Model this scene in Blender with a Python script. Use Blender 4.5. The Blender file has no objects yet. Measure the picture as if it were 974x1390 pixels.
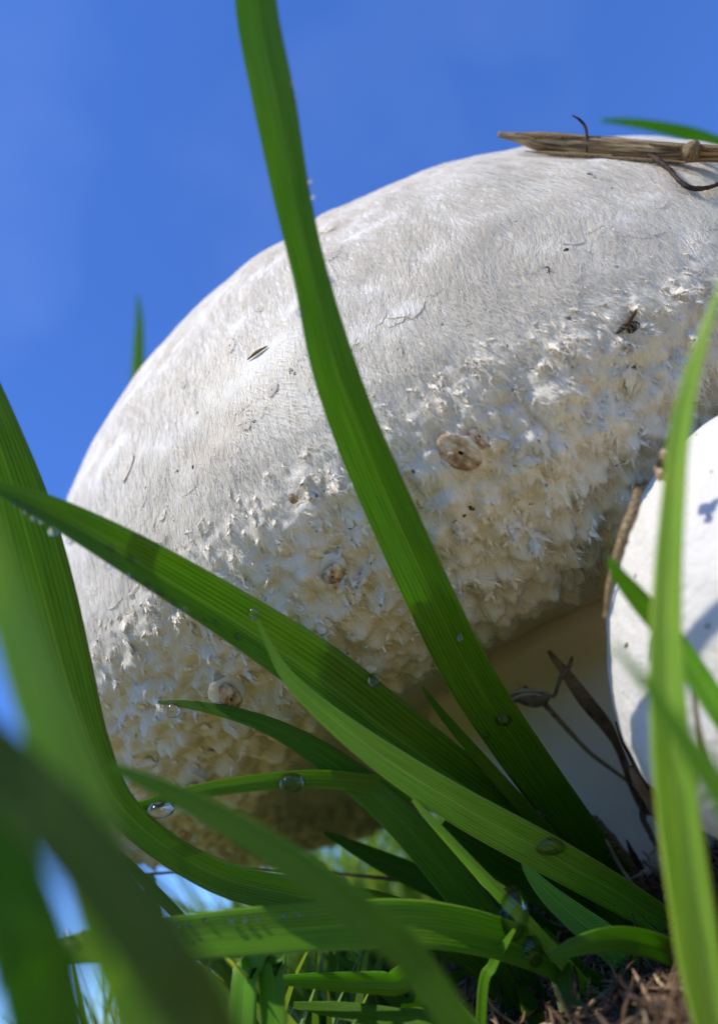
import bpy, bmesh, math, random
import numpy as np
from mathutils import Vector, Matrix
from mathutils.bvhtree import BVHTree

random.seed(7)
rng = np.random.default_rng(7)
scene = bpy.context.scene
COL = scene.collection

# ------------------------------------------------------------------ camera
FPX, CX, CY = 976.0, 487.0, 695.0            # focal length and centre, in photograph pixels
PITCH, ROLL = math.radians(28), math.radians(25)
CAM_Z = 0.022                                # the phone lies almost on the soil
UP = np.array([-math.sin(ROLL) * math.cos(PITCH), math.cos(ROLL) * math.cos(PITCH), -math.sin(PITCH)])
_f = np.array([0, 0, -1.0]); _f = _f - _f.dot(UP) * UP; _f /= np.linalg.norm(_f)
RW = np.stack([np.cross(_f, UP), _f, UP])    # camera axes -> world axes
CAM = np.array([0, 0, CAM_Z])

def c2w(v): return RW @ np.asarray(v, float) + CAM
def d2w(v): return RW @ np.asarray(v, float)
def at(px, py, d): return c2w(np.array([(px - CX) / FPX, -(py - CY) / FPX, -1.0]) * d)
def project(p):
    q = RW.T @ (np.asarray(p, float) - CAM)
    return CX + FPX * q[0] / -q[2], CY - FPX * q[1] / -q[2], -q[2]

cam_d = bpy.data.cameras.new('camera')
cam = bpy.data.objects.new('camera', cam_d); COL.objects.link(cam)
m = Matrix.Identity(4)
for j, e in enumerate(np.eye(3)):
    for i in range(3): m[i][j] = float((RW @ e)[i])
for i in range(3): m[i][3] = float(CAM[i])
cam.matrix_world = m
cam_d.sensor_fit = 'HORIZONTAL'; cam_d.sensor_width = 36
cam_d.lens = 36 * FPX / 974
cam_d.clip_start = 0.004; cam_d.clip_end = 500
cam_d.dof.use_dof = True; cam_d.dof.focus_distance = 0.122; cam_d.dof.aperture_fstop = 15
scene.camera = cam

# ------------------------------------------------------------------ sky, sun, exposure
SUN_CAM = np.array([-0.70, 0.70, -0.14]); SUN_CAM /= np.linalg.norm(SUN_CAM)
SUN = d2w(SUN_CAM)
ELEV = math.asin(SUN[2]); AZ = math.atan2(SUN[0], SUN[1])
world = bpy.data.worlds.new('World'); scene.world = world; world.use_nodes = True
nt = world.node_tree; nt.nodes.clear()
out = nt.nodes.new('ShaderNodeOutputWorld'); bg = nt.nodes.new('ShaderNodeBackground')
sky = nt.nodes.new('ShaderNodeTexSky'); sky.sky_type = 'NISHITA'; sky.sun_disc = False
sky.sun_elevation = ELEV; sky.sun_rotation = AZ
sky.air_density = 1.0; sky.dust_density = 0.0; sky.ozone_density = 6.0; sky.altitude = 300
hs = nt.nodes.new('ShaderNodeMix'); hs.data_type = 'RGBA'; hs.blend_type = 'MULTIPLY'; hs.inputs['Factor'].default_value = 1.0
hs.inputs['B'].default_value = (0.55, 0.83, 1.36, 1)      # deep clean autumn blue
tc = nt.nodes.new('ShaderNodeTexCoord'); nz = nt.nodes.new('ShaderNodeTexNoise')
nz.inputs['Scale'].default_value = 2.6; nz.inputs['Detail'].default_value = 3.0; nz.inputs['Roughness'].default_value = 0.5
mr = nt.nodes.new('ShaderNodeMapRange'); mr.inputs['From Min'].default_value = 0.45; mr.inputs['From Max'].default_value = 0.75
mr.inputs['To Max'].default_value = 0.06
mx = nt.nodes.new('ShaderNodeMix'); mx.data_type = 'RGBA'; mx.inputs['B'].default_value = (6.0, 7.5, 10.5, 1)
L = nt.links.new
L(tc.outputs['Generated'], nz.inputs['Vector']); L(nz.outputs['Fac'], mr.inputs['Value'])
L(sky.outputs[0], hs.inputs['A']); L(hs.outputs['Result'], mx.inputs['A']); L(mr.outputs[0], mx.inputs['Factor'])
L(mx.outputs['Result'], bg.inputs['Color']); L(bg.outputs[0], out.inputs['Surface'])
bg.inputs['Strength'].default_value = 0.112
sun_d = bpy.data.lights.new('sun', 'SUN'); sun_d.energy = 3.0; sun_d.angle = math.radians(0.53); sun_d.color = (1.0, 0.945, 0.84)
sun = bpy.data.objects.new('sun', sun_d); COL.objects.link(sun)
sun.rotation_euler = Vector(SUN).to_track_quat('Z', 'Y').to_euler()
scene.view_settings.view_transform = 'Standard'; scene.view_settings.look = 'None'
scene.view_settings.gamma = 1; scene.view_settings.use_curve_mapping = False
scene.view_settings.exposure = 0.67
scene.cycles.max_bounces = 10; scene.cycles.transmission_bounces = 8
scene.cycles.caustics_refractive = False; scene.cycles.caustics_reflective = False

# ------------------------------------------------------------------ helpers
def tag(o, label=None, cat=None, group=None, kind=None):
    if label: o['label'] = label
    if cat: o['category'] = cat
    if group: o['group'] = group
    if kind: o['kind'] = kind
    return o

def empty(name, loc):
    o = bpy.data.objects.new(name, None); COL.objects.link(o); o.location = [float(v) for v in loc]
    o.empty_display_size = 0.01
    return o

def mesh_np(name, V, F, uv=None, smooth=True):
    """V (n,3), F list of faces or (m,k) array -> mesh"""
    me = bpy.data.meshes.new(name)
    V = np.asarray(V, np.float32)
    if isinstance(F, np.ndarray):
        k = F.shape[1]; n = len(F)
        me.vertices.add(len(V)); me.vertices.foreach_set('co', V.ravel())
        me.loops.add(n * k); me.loops.foreach_set('vertex_index', F.astype(np.int32).ravel())
        me.polygons.add(n)
        me.polygons.foreach_set('loop_start', np.arange(0, n * k, k, dtype=np.int32))
        me.polygons.foreach_set('loop_total', np.full(n, k, np.int32))
        me.update(calc_edges=True)
    else:
        me.from_pydata([tuple(map(float, v)) for v in V], [], [tuple(int(i) for i in f) for f in F])
    me.validate()
    if uv is not None:
        l = me.uv_layers.new(name='UVMap')
        vi = np.empty(len(me.loops), np.int32); me.loops.foreach_get('vertex_index', vi)
        l.data.foreach_set('uv', np.asarray(uv, np.float32)[vi].ravel())
    if smooth: me.polygons.foreach_set('use_smooth', np.ones(len(me.polygons), bool))
    me.update()
    return me

def obj(name, me, mat, parent=None):
    """me holds WORLD coordinates; the object is moved so that its parent keeps them"""
    o = bpy.data.objects.new(name, me); COL.objects.link(o)
    if mat and not me.materials: me.materials.append(mat)
    if parent is not None:
        o.parent = parent
        p = parent; T = Vector((0, 0, 0))
        while p is not None:
            T += p.location; p = p.parent
        o.location = -T
    return o

def hash3(i, j, k, s=0):
    h = (i.astype(np.uint32) * np.uint32(374761393) + j.astype(np.uint32) * np.uint32(668265263)
         + k.astype(np.uint32) * np.uint32(2147483647 - 1013) + np.uint32(s * 97 + 13))
    h = (h ^ (h >> np.uint32(13))) * np.uint32(1274126177)
    h = (h ^ (h >> np.uint32(16))) * np.uint32(2246822519)
    h = h ^ (h >> np.uint32(15))
    return h.astype(np.float64) / 4294967295.0

def vnoise(P, s=0):
    P = np.asarray(P, float) + 1000.0
    I = np.floor(P).astype(np.int64); F = P - I; F = F * F * (3 - 2 * F)
    r = 0
    for a in (0, 1):
        for b in (0, 1):
            for c in (0, 1):
                wgt = (F[..., 0] if a else 1 - F[..., 0]) * (F[..., 1] if b else 1 - F[..., 1]) * (F[..., 2] if c else 1 - F[..., 2])
                r = r + wgt * hash3(I[..., 0] + a, I[..., 1] + b, I[..., 2] + c, s)
    return r * 2 - 1

def fbm(P, o=3, s=0):
    r = 0; a = 1.0; t = 0
    for k in range(o):
        r = r + a * vnoise(P * 2.0 ** k, s + k); t += a; a *= 0.5
    return r / t

def worley(P, s=0):
    P = np.asarray(P, float) + 1000.0
    I = np.floor(P).astype(np.int64); F = P - I
    best = np.full(P.shape[:-1], 9.0); ident = np.zeros(P.shape[:-1])
    for a in (-1, 0, 1):
        for b in (-1, 0, 1):
            for c in (-1, 0, 1):
                x, y, z = I[..., 0] + a, I[..., 1] + b, I[..., 2] + c
                d = np.sqrt((a + hash3(x, y, z, s) - F[..., 0]) ** 2 + (b + hash3(x, y, z, s + 1) - F[..., 1]) ** 2
                            + (c + hash3(x, y, z, s + 2) - F[..., 2]) ** 2)
                k = d < best
                best = np.where(k, d, best); ident = np.where(k, hash3(x, y, z, s + 3), ident)
    return best, ident

def sstep(a, b, x):
    t = np.clip((x - a) / (b - a), 0, 1); return t * t * (3 - 2 * t)

def catmull(P, n):
    """smooth curve through the rows of P (any width)"""
    P = np.asarray(P, float)
    Q = np.vstack([2 * P[0] - P[1], P, 2 * P[-1] - P[-2]])
    seg = len(P) - 1; outp = []
    for t in np.linspace(0, seg, n):
        i = min(int(t), seg - 1); f = t - i
        a, b, c, d = Q[i], Q[i + 1], Q[i + 2], Q[i + 3]
        outp.append(0.5 * ((2 * b) + (c - a) * f + (2 * a - 5 * b + 4 * c - d) * f * f + (3 * b - a - 3 * c + d) * f ** 3))
    return np.array(outp)

def unit(v):
    v = np.asarray(v, float); return v / (np.linalg.norm(v, axis=-1, keepdims=True) + 1e-12)

BASE = at(868, 1160, 0.205); BASE[2] = 0.0          # foot of the big stem

# ------------------------------------------------------------------ materials
class NT:
    def __init__(s, name):
        s.m = bpy.data.materials.new(name); s.m.use_nodes = True
        s.t = s.m.node_tree; s.t.nodes.clear()
        s.out = s.t.nodes.new('ShaderNodeOutputMaterial')
    def n(s, kind, **kw):
        nd = s.t.nodes.new('ShaderNode' + kind)
        for k, v in kw.items():
            if hasattr(nd, k) and k not in nd.inputs: setattr(nd, k, v)
            else: nd.inputs[k].default_value = v
        return nd
    def l(s, a, b): s.t.links.new(a, b)
    def ramp(s, fac, stops):
        r = s.n('ValToRGB'); e = r.color_ramp.elements
        while len(e) < len(stops): e.new(0.5)
        for q, (p, c) in zip(e, stops): q.position = p; q.color = (*c, 1)
        s.l(fac, r.inputs['Fac']); return r.outputs['Color']
    def noise(s, vec, scale, detail=3, rough=0.55):
        q = s.n('TexNoise'); q.inputs['Scale'].default_value = scale
        q.inputs['Detail'].default_value = detail; q.inputs['Roughness'].default_value = rough
        if vec is not None: s.l(vec, q.inputs['Vector'])
        return q.outputs['Fac']
    def mix(s, f, a, b, bt='MIX'):
        q = s.n('Mix', data_type='RGBA', blend_type=bt)
        for sock, v in (('Factor', f), ('A', a), ('B', b)):
            if hasattr(v, 'is_linked'): s.l(v, q.inputs[sock])
            else: q.inputs[sock].default_value = v if not isinstance(v, tuple) else (*v, 1)
        return q.outputs['Result']
    def math(s, op, a, b=0.0):
        q = s.n('Math', operation=op)
        for i, v in enumerate((a, b)):
            if hasattr(v, 'is_linked'): s.l(v, q.inputs[i])
            else: q.inputs[i].default_value = v
        return q.outputs[0]
    def bump(s, h, strength, dist):
        q = s.n('Bump'); q.inputs['Strength'].default_value = strength; q.inputs['Distance'].default_value = dist
        s.l(h, q.inputs['Height']); return q.outputs['Normal']

def mat_mushroom(name, base, cream, stain, sss=0.25, fib=True, stain_amt=0.5):
    t = NT(name); tc = t.n('TexCoord'); P = tc.outputs['Object']
    big = t.noise(P, 28, 4); fine = t.noise(P, 330, 3)
    c = t.mix(t.ramp(big, [(0.35, (0, 0, 0)), (0.7, (1, 1, 1))]), base, cream)
    sp = t.ramp(t.noise(P, 75, 2, 0.4), [(0.66, (0, 0, 0)), (0.76, (1, 1, 1))])
    c = t.mix(t.math('MULTIPLY', sp, stain_amt), c, stain)
    fl = t.ramp(t.noise(P, 1400, 1), [(0.72, (0, 0, 0)), (0.78, (1, 1, 1))])
    c = t.mix(t.math('MULTIPLY', fl, 0.35), c, (0.30, 0.24, 0.17))
    if fib:      # ragged margin and veil are creamier, and darkened further to paint in their shade
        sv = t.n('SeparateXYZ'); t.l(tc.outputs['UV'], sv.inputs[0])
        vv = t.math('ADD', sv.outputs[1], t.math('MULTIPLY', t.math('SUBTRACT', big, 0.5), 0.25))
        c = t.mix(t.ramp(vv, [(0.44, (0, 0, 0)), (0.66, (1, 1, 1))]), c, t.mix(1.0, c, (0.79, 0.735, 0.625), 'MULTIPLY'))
    b = t.n('BsdfPrincipled'); t.l(c, b.inputs['Base Color'])
    b.inputs['Roughness'].default_value = 0.62; b.inputs['Specular IOR Level'].default_value = 0.25
    b.inputs['Subsurface Weight'].default_value = sss; b.inputs['Subsurface Radius'].default_value = (1.0, 0.72, 0.5)
    b.inputs['Subsurface Scale'].default_value = 0.004
    b.inputs['Sheen Weight'].default_value = 0.15
    if fib:
        uv = t.n('UVMap').outputs['UV'] if False else tc.outputs['UV']
        mp = t.n('Mapping'); mp.inputs['Scale'].default_value = (1500, 60, 1); t.l(uv, mp.inputs['Vector'])
        ds = t.n('TexNoise'); ds.inputs['Scale'].default_value = 60; t.l(P, ds.inputs['Vector'])
        va = t.n('VectorMath', operation='MULTIPLY_ADD'); t.l(ds.outputs['Color'], va.inputs[0])
        va.inputs[1].default_value = (14, 3, 0); t.l(mp.outputs[0], va.inputs[2])
        h = t.math('ADD', t.noise(va.outputs[0], 1.0, 3, 0.6), t.math('MULTIPLY', fine, 0.8))
    else:
        h = t.math('ADD', fine, t.math('MULTIPLY', t.noise(P, 900, 2), 0.5))
    t.l(t.bump(h, 0.7, 0.0007), b.inputs['Normal'])
    t.l(b.outputs[0], t.out.inputs['Surface']); return t.m

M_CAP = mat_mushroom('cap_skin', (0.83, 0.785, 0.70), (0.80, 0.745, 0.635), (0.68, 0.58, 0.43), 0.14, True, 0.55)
M_TUFT = None
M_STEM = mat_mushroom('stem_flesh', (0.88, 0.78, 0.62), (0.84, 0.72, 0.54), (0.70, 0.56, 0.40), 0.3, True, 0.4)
M_BUTTON = mat_mushroom('button_skin', (0.66, 0.625, 0.55), (0.63, 0.585, 0.50), (0.62, 0.50, 0.36), 0.25, False, 0.55)

def mat_fibre():
    t = NT('white_fibre'); b = t.n('BsdfPrincipled')
    b.inputs['Base Color'].default_value = (0.87, 0.82, 0.72, 1); b.inputs['Roughness'].default_value = 0.45
    b.inputs['Specular IOR Level'].default_value = 0.35
    tr = t.n('BsdfTranslucent'); tr.inputs['Color'].default_value = (0.87, 0.81, 0.69, 1)
    ms = t.n('MixShader'); ms.inputs[0].default_value = 0.5
    t.l(b.outputs[0], ms.inputs[1]); t.l(tr.outputs[0], ms.inputs[2]); t.l(ms.outputs[0], t.out.inputs['Surface']); return t.m
M_FIBRE = mat_fibre()

def mat_simple(name, stops, scale, rough=0.7, spec=0.3, bump=0.5, bd=0.0004, stretch=None, trans=0.0):
    t = NT(name); tc = t.n('TexCoord'); P = tc.outputs['Object']
    if stretch:
        mp = t.n('Mapping'); mp.inputs['Scale'].default_value = stretch; t.l(tc.outputs['UV'], mp.inputs['Vector']); P = mp.outputs[0]
    oi = t.n('ObjectInfo')
    f = t.noise(P, scale, 4)
    c = t.ramp(f, stops)
    k = t.math('ADD', 0.85, t.math('MULTIPLY', oi.outputs['Random'], 0.3))
    c = t.mix(1.0, c, k, 'MULTIPLY')
    b = t.n('BsdfPrincipled'); t.l(c, b.inputs['Base Color'])
    b.inputs['Roughness'].default_value = rough; b.inputs['Specular IOR Level'].default_value = spec
    t.l(t.bump(t.noise(P, scale * 2.5, 3), bump, bd), b.inputs['Normal'])
    if trans > 0:
        tr = t.n('BsdfTranslucent'); t.l(c, tr.inputs['Color'])
        ms = t.n('MixShader'); ms.inputs[0].default_value = trans
        t.l(b.outputs[0], ms.inputs[1]); t.l(tr.outputs[0], ms.inputs[2]); t.l(ms.outputs[0], t.out.inputs['Surface'])
    else: t.l(b.outputs[0], t.out.inputs['Surface'])
    return t.m

M_STRAW = mat_simple('dry_straw', [(0.36, (0.07, 0.04, 0.016)), (0.5, (0.27, 0.175, 0.075)), (0.66, (0.50, 0.37, 0.19))], 1.0, 0.6, 0.3, 0.6, 0.0004, (14, 26, 1))
M_THATCH = mat_simple('brown_thatch', [(0.3, (0.06, 0.036, 0.02)), (0.55, (0.20, 0.125, 0.07)), (0.75, (0.38, 0.27, 0.16))], 160, 0.8, 0.2, 0.5)
M_SHRED = mat_simple('pale_shred', [(0.3, (0.22, 0.15, 0.08)), (0.6, (0.46, 0.36, 0.20))], 260, 0.7, 0.25, 0.5, 0.0002)
M_DARK = mat_simple('dark_crumb', [(0.3, (0.018, 0.011, 0.007)), (0.7, (0.10, 0.058, 0.03))], 600, 0.75, 0.25, 0.8)
M_FLAKE = mat_simple('brown_flake', [(0.3, (0.26, 0.14, 0.06)), (0.5, (0.56, 0.40, 0.23)), (0.72, (0.72, 0.62, 0.48))], 330, 0.75, 0.2, 0.8)
M_SEED = mat_simple('seed_husk', [(0.3, (0.06, 0.036, 0.02)), (0.6, (0.22, 0.16, 0.10))], 500, 0.5, 0.4, 0.6, 0.0002)
M_SEEDRIM = mat_simple('seed_rim', [(0.3, (0.40, 0.31, 0.21)), (0.7, (0.56, 0.45, 0.32))], 500, 0.5, 0.4, 0.3, 0.0002)
M_TUFT = mat_simple('scale_flesh', [(0.3, (0.68, 0.60, 0.46)), (0.7, (0.79, 0.71, 0.57))], 2.0, 0.7, 0.2, 0.3, 0.15)
M_FLAKE1 = mat_simple('torn_brown_skin', [(0.38, (0.26, 0.135, 0.055)), (0.52, (0.52, 0.36, 0.20)), (0.68, (0.74, 0.62, 0.45))], 1.6, 0.75, 0.2, 0.25, 0.05)
M_DARK1 = mat_simple('soil_crumb', [(0.3, (0.02, 0.012, 0.008)), (0.7, (0.11, 0.065, 0.035))], 2.0, 0.75, 0.25, 0.25, 0.05)
M_STAIN1 = mat_simple('tan_skin', [(0.3, (0.60, 0.48, 0.32)), (0.7, (0.76, 0.69, 0.57))], 1.8, 0.8, 0.15, 0.25, 0.05)
M_STAIN = mat_simple('tan_stain', [(0.3, (0.55, 0.43, 0.28)), (0.7, (0.72, 0.63, 0.50))], 300, 0.8, 0.15, 0.6)

def mat_grass(name, sc=1.0, tl=0.5):
    t = NT(name); tc = t.n('TexCoord'); uv = tc.outputs['UV']; oi = t.n('ObjectInfo')
    sx = t.n('SeparateXYZ'); t.l(uv, sx.inputs[0])
    mp = t.n('Mapping'); mp.inputs['Scale'].default_value = (1.0, 0.10, 1); t.l(uv, mp.inputs['Vector'])
    vein = t.n('TexWave', wave_type='BANDS', bands_direction='X'); vein.inputs['Scale'].default_value = 4.2
    vein.inputs['Distortion'].default_value = 0.6; vein.inputs['Detail'].default_value = 1; t.l(mp.outputs[0], vein.inputs['Vector'])
    mp2 = t.n('Mapping'); mp2.inputs['Scale'].default_value = (26, 0.8, 1); t.l(uv, mp2.inputs['Vector'])
    streak = t.noise(mp2.outputs[0], 1.0, 3)
    blot = t.noise(tc.outputs['Object'], 45, 3)
    # colour of the leaf itself: darker between the veins, pale midrib and edges, yellowish blotches
    c = t.mix(vein.outputs['Fac'], (0.075, 0.175, 0.012), (0.125, 0.275, 0.022))
    c = t.mix(t.math('MULTIPLY', t.ramp(streak, [(0.42, (0, 0, 0)), (0.66, (1, 1, 1))]), 0.55), c, (0.18, 0.33, 0.03))
    c = t.mix(t.math('MULTIPLY', t.ramp(blot, [(0.5, (0, 0, 0)), (0.8, (1, 1, 1))]), 0.5), c, (0.20, 0.30, 0.035))
    mid = t.math('ABSOLUTE', t.math('SUBTRACT', sx.outputs[0], 0.5))
    rib = t.ramp(mid, [(0.0, (1, 1, 1)), (0.035, (0, 0, 0))])
    c = t.mix(t.math('MULTIPLY', rib, 0.45), c, (0.28, 0.42, 0.08))
    edge = t.ramp(mid, [(0.465, (0, 0, 0)), (0.5, (1, 1, 1))])
    c = t.mix(t.math('MULTIPLY', edge, 0.6), c, (0.30, 0.36, 0.12))
    c = t.mix(1.0, c, oi.outputs['Color'], 'MULTIPLY')
    b = t.n('BsdfPrincipled'); t.l(c, b.inputs['Base Color'])
    b.inputs['Roughness'].default_value = 0.38; b.inputs['Specular IOR Level'].default_value = 0.4
    h = t.math('ADD', vein.outputs['Fac'], t.math('MULTIPLY', streak, 0.7))
    t.l(t.bump(h, 0.55, 0.00022), b.inputs['Normal'])
    tr = t.n('BsdfTranslucent'); t.l(t.mix(1.0, c, (2.1, 1.9, 0.6), 'MULTIPLY'), tr.inputs['Color'])
    ms = t.n('MixShader'); ms.inputs[0].default_value = tl
    t.l(b.outputs[0], ms.inputs[1]); t.l(tr.outputs[0], ms.inputs[2]); t.l(ms.outputs[0], t.out.inputs['Surface'])
    return t.m
M_GRASS = mat_grass('grass_blade')

def mat_field():
    t = NT('field_grass'); tc = t.n('TexCoord')
    n1 = t.noise(tc.outputs['Object'], 24, 2)
    c = t.ramp(n1, [(0.3, (0.07, 0.16, 0.012)), (0.5, (0.15, 0.27, 0.03)), (0.7, (0.32, 0.40, 0.07))])
    b = t.n('BsdfPrincipled'); t.l(c, b.inputs['Base Color']); b.inputs['Roughness'].default_value = 0.4
    tr = t.n('BsdfTranslucent'); t.l(t.mix(1.0, c, (1.9, 1.7, 0.8), 'MULTIPLY'), tr.inputs['Color'])
    ms = t.n('MixShader'); ms.inputs[0].default_value = 0.45
    t.l(b.outputs[0], ms.inputs[1]); t.l(tr.outputs[0], ms.inputs[2]); t.l(ms.outputs[0], t.out.inputs['Surface']); return t.m
M_FIELD = mat_field()

def mat_ground():
    t = NT('soil'); tc = t.n('TexCoord'); P = tc.outputs['Object']
    c = t.ramp(t.noise(P, 120, 5), [(0.3, (0.06, 0.04, 0.022)), (0.55, (0.19, 0.13, 0.075)), (0.75, (0.34, 0.25, 0.15))])
    off = t.n('VectorMath', operation='SUBTRACT'); t.l(P, off.inputs[0]); off.inputs[1].default_value = [float(v) for v in BASE]
    ln = t.n('VectorMath', operation='LENGTH'); t.l(off.outputs[0], ln.inputs[0])
    far = t.n('MapRange'); far.inputs['From Min'].default_value = 0.025; far.inputs['From Max'].default_value = 0.07
    t.l(ln.outputs['Value'], far.inputs['Value'])
    g = t.ramp(t.noise(P, 40, 6), [(0.3, (0.22, 0.185, 0.08)), (0.5, (0.37, 0.305, 0.155)), (0.7, (0.50, 0.41, 0.24))])     # yellowing meadow and dry mown grass
    c = t.mix(far.outputs[0], c, g)
    b = t.n('BsdfPrincipled'); t.l(c, b.inputs['Base Color']); b.inputs['Roughness'].default_value = 0.9
    t.l(t.bump(t.noise(P, 300, 4), 0.8, 0.002), b.inputs['Normal'])
    t.l(b.outputs[0], t.out.inputs['Surface']); return t.m
M_SOIL = mat_ground()

def mat_water():
    t = NT('dew_water')
    g = t.n('BsdfGlass'); g.inputs['Roughness'].default_value = 0.0; g.inputs['IOR'].default_value = 1.33
    tp = t.n('BsdfTransparent'); gl = t.n('BsdfGlossy'); gl.inputs['Roughness'].default_value = 0.06
    fr = t.n('Fresnel'); fr.inputs['IOR'].default_value = 1.33
    m1 = t.n('MixShader'); m1.inputs[0].default_value = 0.4; t.l(tp.outputs[0], m1.inputs[1]); t.l(g.outputs[0], m1.inputs[2])
    m2 = t.n('MixShader'); t.l(fr.outputs[0], m2.inputs[0]); t.l(m1.outputs[0], m2.inputs[1]); t.l(gl.outputs[0], m2.inputs[2])
    t.l(m2.outputs[0], t.out.inputs['Surface']); return t.m
M_WATER = mat_water()

# ------------------------------------------------------------------ ground
def ground_h(x, y):
    x = np.asarray(x, float); y = np.asarray(y, float)
    r2 = (x - BASE[0] - 0.006) ** 2 + (y - BASE[1] - 0.004) ** 2
    h = 0.034 * np.exp(-r2 / (2 * 0.031 ** 2))
    P = np.stack([x, y, 0 * x], -1)
    h = h + 0.0035 * fbm(P * 28, 3, 5) * np.exp(-(x * x + y * y) / 4) + 0.03 * fbm(P * 1.2, 2, 9) * sstep(0.6, 3.0, np.hypot(x, y))
    return h - 0.002 - 0.004 * np.exp(-(x * x + y * y) / (2 * 0.03 ** 2))

def build_ground():
    s = np.sign(np.linspace(-1, 1, 181)) * np.abs(np.linspace(-1, 1, 181)) ** 4.2 * 150
    X, Y = np.meshgrid(s + BASE[0], s + BASE[1], indexing='ij')
    V = np.stack([X, Y, ground_h(X, Y)], -1).reshape(-1, 3)
    n = len(s); i, j = np.meshgrid(np.arange(n - 1), np.arange(n - 1), indexing='ij')
    a = (i * n + j).ravel()
    F = np.stack([a, a + n, a + n + 1, a + 1], -1)
    return obj('ground', mesh_np('ground', V, F), M_SOIL)
GROUND = tag(build_ground(), kind='structure')

# ------------------------------------------------------------------ lathe helper
def lathe(profile, O, e1, e2, ax, nv, nu, front=0.0, dense=None):
    """profile rows (r, z) from apex down. Returns V grid (nv,nu,3), normals, uv"""
    pr = np.asarray(profile, float)
    s = np.concatenate([[0], np.cumsum(np.hypot(*np.diff(pr, axis=0).T))])
    t = np.linspace(0, s[-1], nv)
    if dense:                                   # more rows where the scales are
        g = np.linspace(0, s[-1], 2000); w = 1 + dense[2] * np.exp(-((g / s[-1] - dense[0]) / dense[1]) ** 2); cw = np.cumsum(w); cw = (cw - cw[0]) / (cw[-1] - cw[0])
        t = np.interp(np.linspace(0, 1, nv), cw, g)
    r = np.interp(t, s, pr[:, 0]); z = np.interp(t, s, pr[:, 1])
    ph = np.linspace(0, 2 * np.pi, nu, endpoint=False)
    ph = ph - front * np.sin(ph - np.pi / 2)    # finer columns on the side of e2
    rad = np.cos(ph)[:, None] * e1 + np.sin(ph)[:, None] * e2
    V = O + r[:, None, None] * rad[None] + z[:, None, None] * ax
    dr = np.gradient(r, t); dz = np.gradient(z, t)
    N = unit(-dz[:, None, None] * rad[None] + dr[:, None, None] * ax)
    T = unit(dr[:, None, None] * rad[None] + dz[:, None, None] * ax)      # down the meridian
    return V, N, T, t, r, z, ph

def grid_faces(nv, nu):
    i, j = np.meshgrid(np.arange(nv - 1), np.arange(nu), indexing='ij')
    a = (i * nu + j).ravel(); b = (i * nu + (j + 1) % nu).ravel()
    return np.stack([a, a + nu, b + nu, b], -1)

def grid_normals(V):
    du = np.roll(V, -1, 1) - np.roll(V, 1, 1); dv = np.gradient(V, axis=0)
    n = np.cross(dv, du); n = unit(n)
    return n

# ------------------------------------------------------------------ big mushroom
AXC = np.array([-0.378, 0.786, -0.489]); AXC /= np.linalg.norm(AXC)
C0 = c2w([0.05, -0.0345, -0.239]); AX = unit(d2w(AXC))
_e2 = np.array([0, 0, 1.0]) - AXC * AXC[2]; _e2 /= np.linalg.norm(_e2)
E2 = unit(d2w(_e2)); E1 = unit(np.cross(E2, AX))
R0, HU = 0.1445, 0.1112
MUSH = empty('mushroom', BASE)
tag(MUSH, 'large white shaggy-scaled mushroom with a broad domed cap on a thick stem', 'mushroom')

def cap_profile():
    t = np.linspace(np.pi / 2, 0, 160)
    up = np.stack([R0 * np.cos(t) ** 0.8, HU * np.sin(t)], -1)
    up[0, 0] = 0
    low = catmull([(R0, 0), (0.1430, -0.011), (0.136, -0.0215), (0.122, -0.0300), (0.107, -0.0325), (0.096, -0.0295),
                   (0.083, -0.0245), (0.064, -0.021), (0.045, -0.0205), (0.030, -0.023), (0.012, -0.023)], 120)
    return np.vstack([up, low[1:]])
NV, NU = 430, 860
V, N, T, tt, rr, zz, ph = lathe(cap_profile(), C0, E1, E2, AX, NV, NU, 0.62, (0.56, 0.12, 1.6))
local = V - C0
lowm = 1 - sstep(-0.026, 0.005, zz)[:, None] * np.ones((1, NU))
lip = sstep(0.098, 0.118, rr)[:, None]                          # no scales under the veil
under = (zz < -0.02)[:, None] & (rr < 0.10)[:, None]
lowm = lowm * np.where(under, sstep(0.07, 0.10, rr)[:, None], 1.0)
D = 0.0017 * fbm(local * 18, 3, 1) + 0.0007 * fbm(local * 110, 2, 2)
stretch = local - 0.55 * (local @ AX)[..., None] * AX
F1, ID = worley(stretch * 210, 3)
F2, ID2 = worley(local * 420, 8)
D += lowm * (0.0038 * (0.55 - np.minimum(F1, 1.0)) + 0.0022 * (0.5 - np.minimum(F2, 1)) + 0.0016 * (ID - 0.5))
D += (1 - lowm) * (0.00045 * (0.6 - F1) * sstep(-0.1, 0.5, fbm(local * 35, 2, 4)))
D[:3] *= 0.0
V2 = V + D[..., None] * N
N2 = grid_normals(V2); N2 = np.where((N2 * N).sum(-1, keepdims=True) < 0, -N2, N2)
uvg = np.stack([np.broadcast_to(ph[None] / (2 * np.pi), (NV, NU)), np.broadcast_to((tt / tt[-1])[:, None], (NV, NU))], -1)
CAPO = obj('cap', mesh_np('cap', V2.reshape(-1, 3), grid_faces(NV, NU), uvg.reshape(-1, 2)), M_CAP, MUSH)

def bvh_of(Vg, Fg): return BVHTree.FromPolygons([tuple(v) for v in Vg.reshape(-1, 3)], [tuple(int(i) for i in f) for f in Fg])
CAP_BVH = bvh_of(V2, grid_faces(NV, NU))
def pick(bvh, px, py):
    d = unit(at(px, py, 1.0) - CAM)
    h = bvh.ray_cast(Vector(CAM), Vector(d))
    if h[0] is None: return None
    n = np.array(h[1]);
    if n.dot(d) > 0: n = -n
    return np.array(h[0]), n

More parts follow.
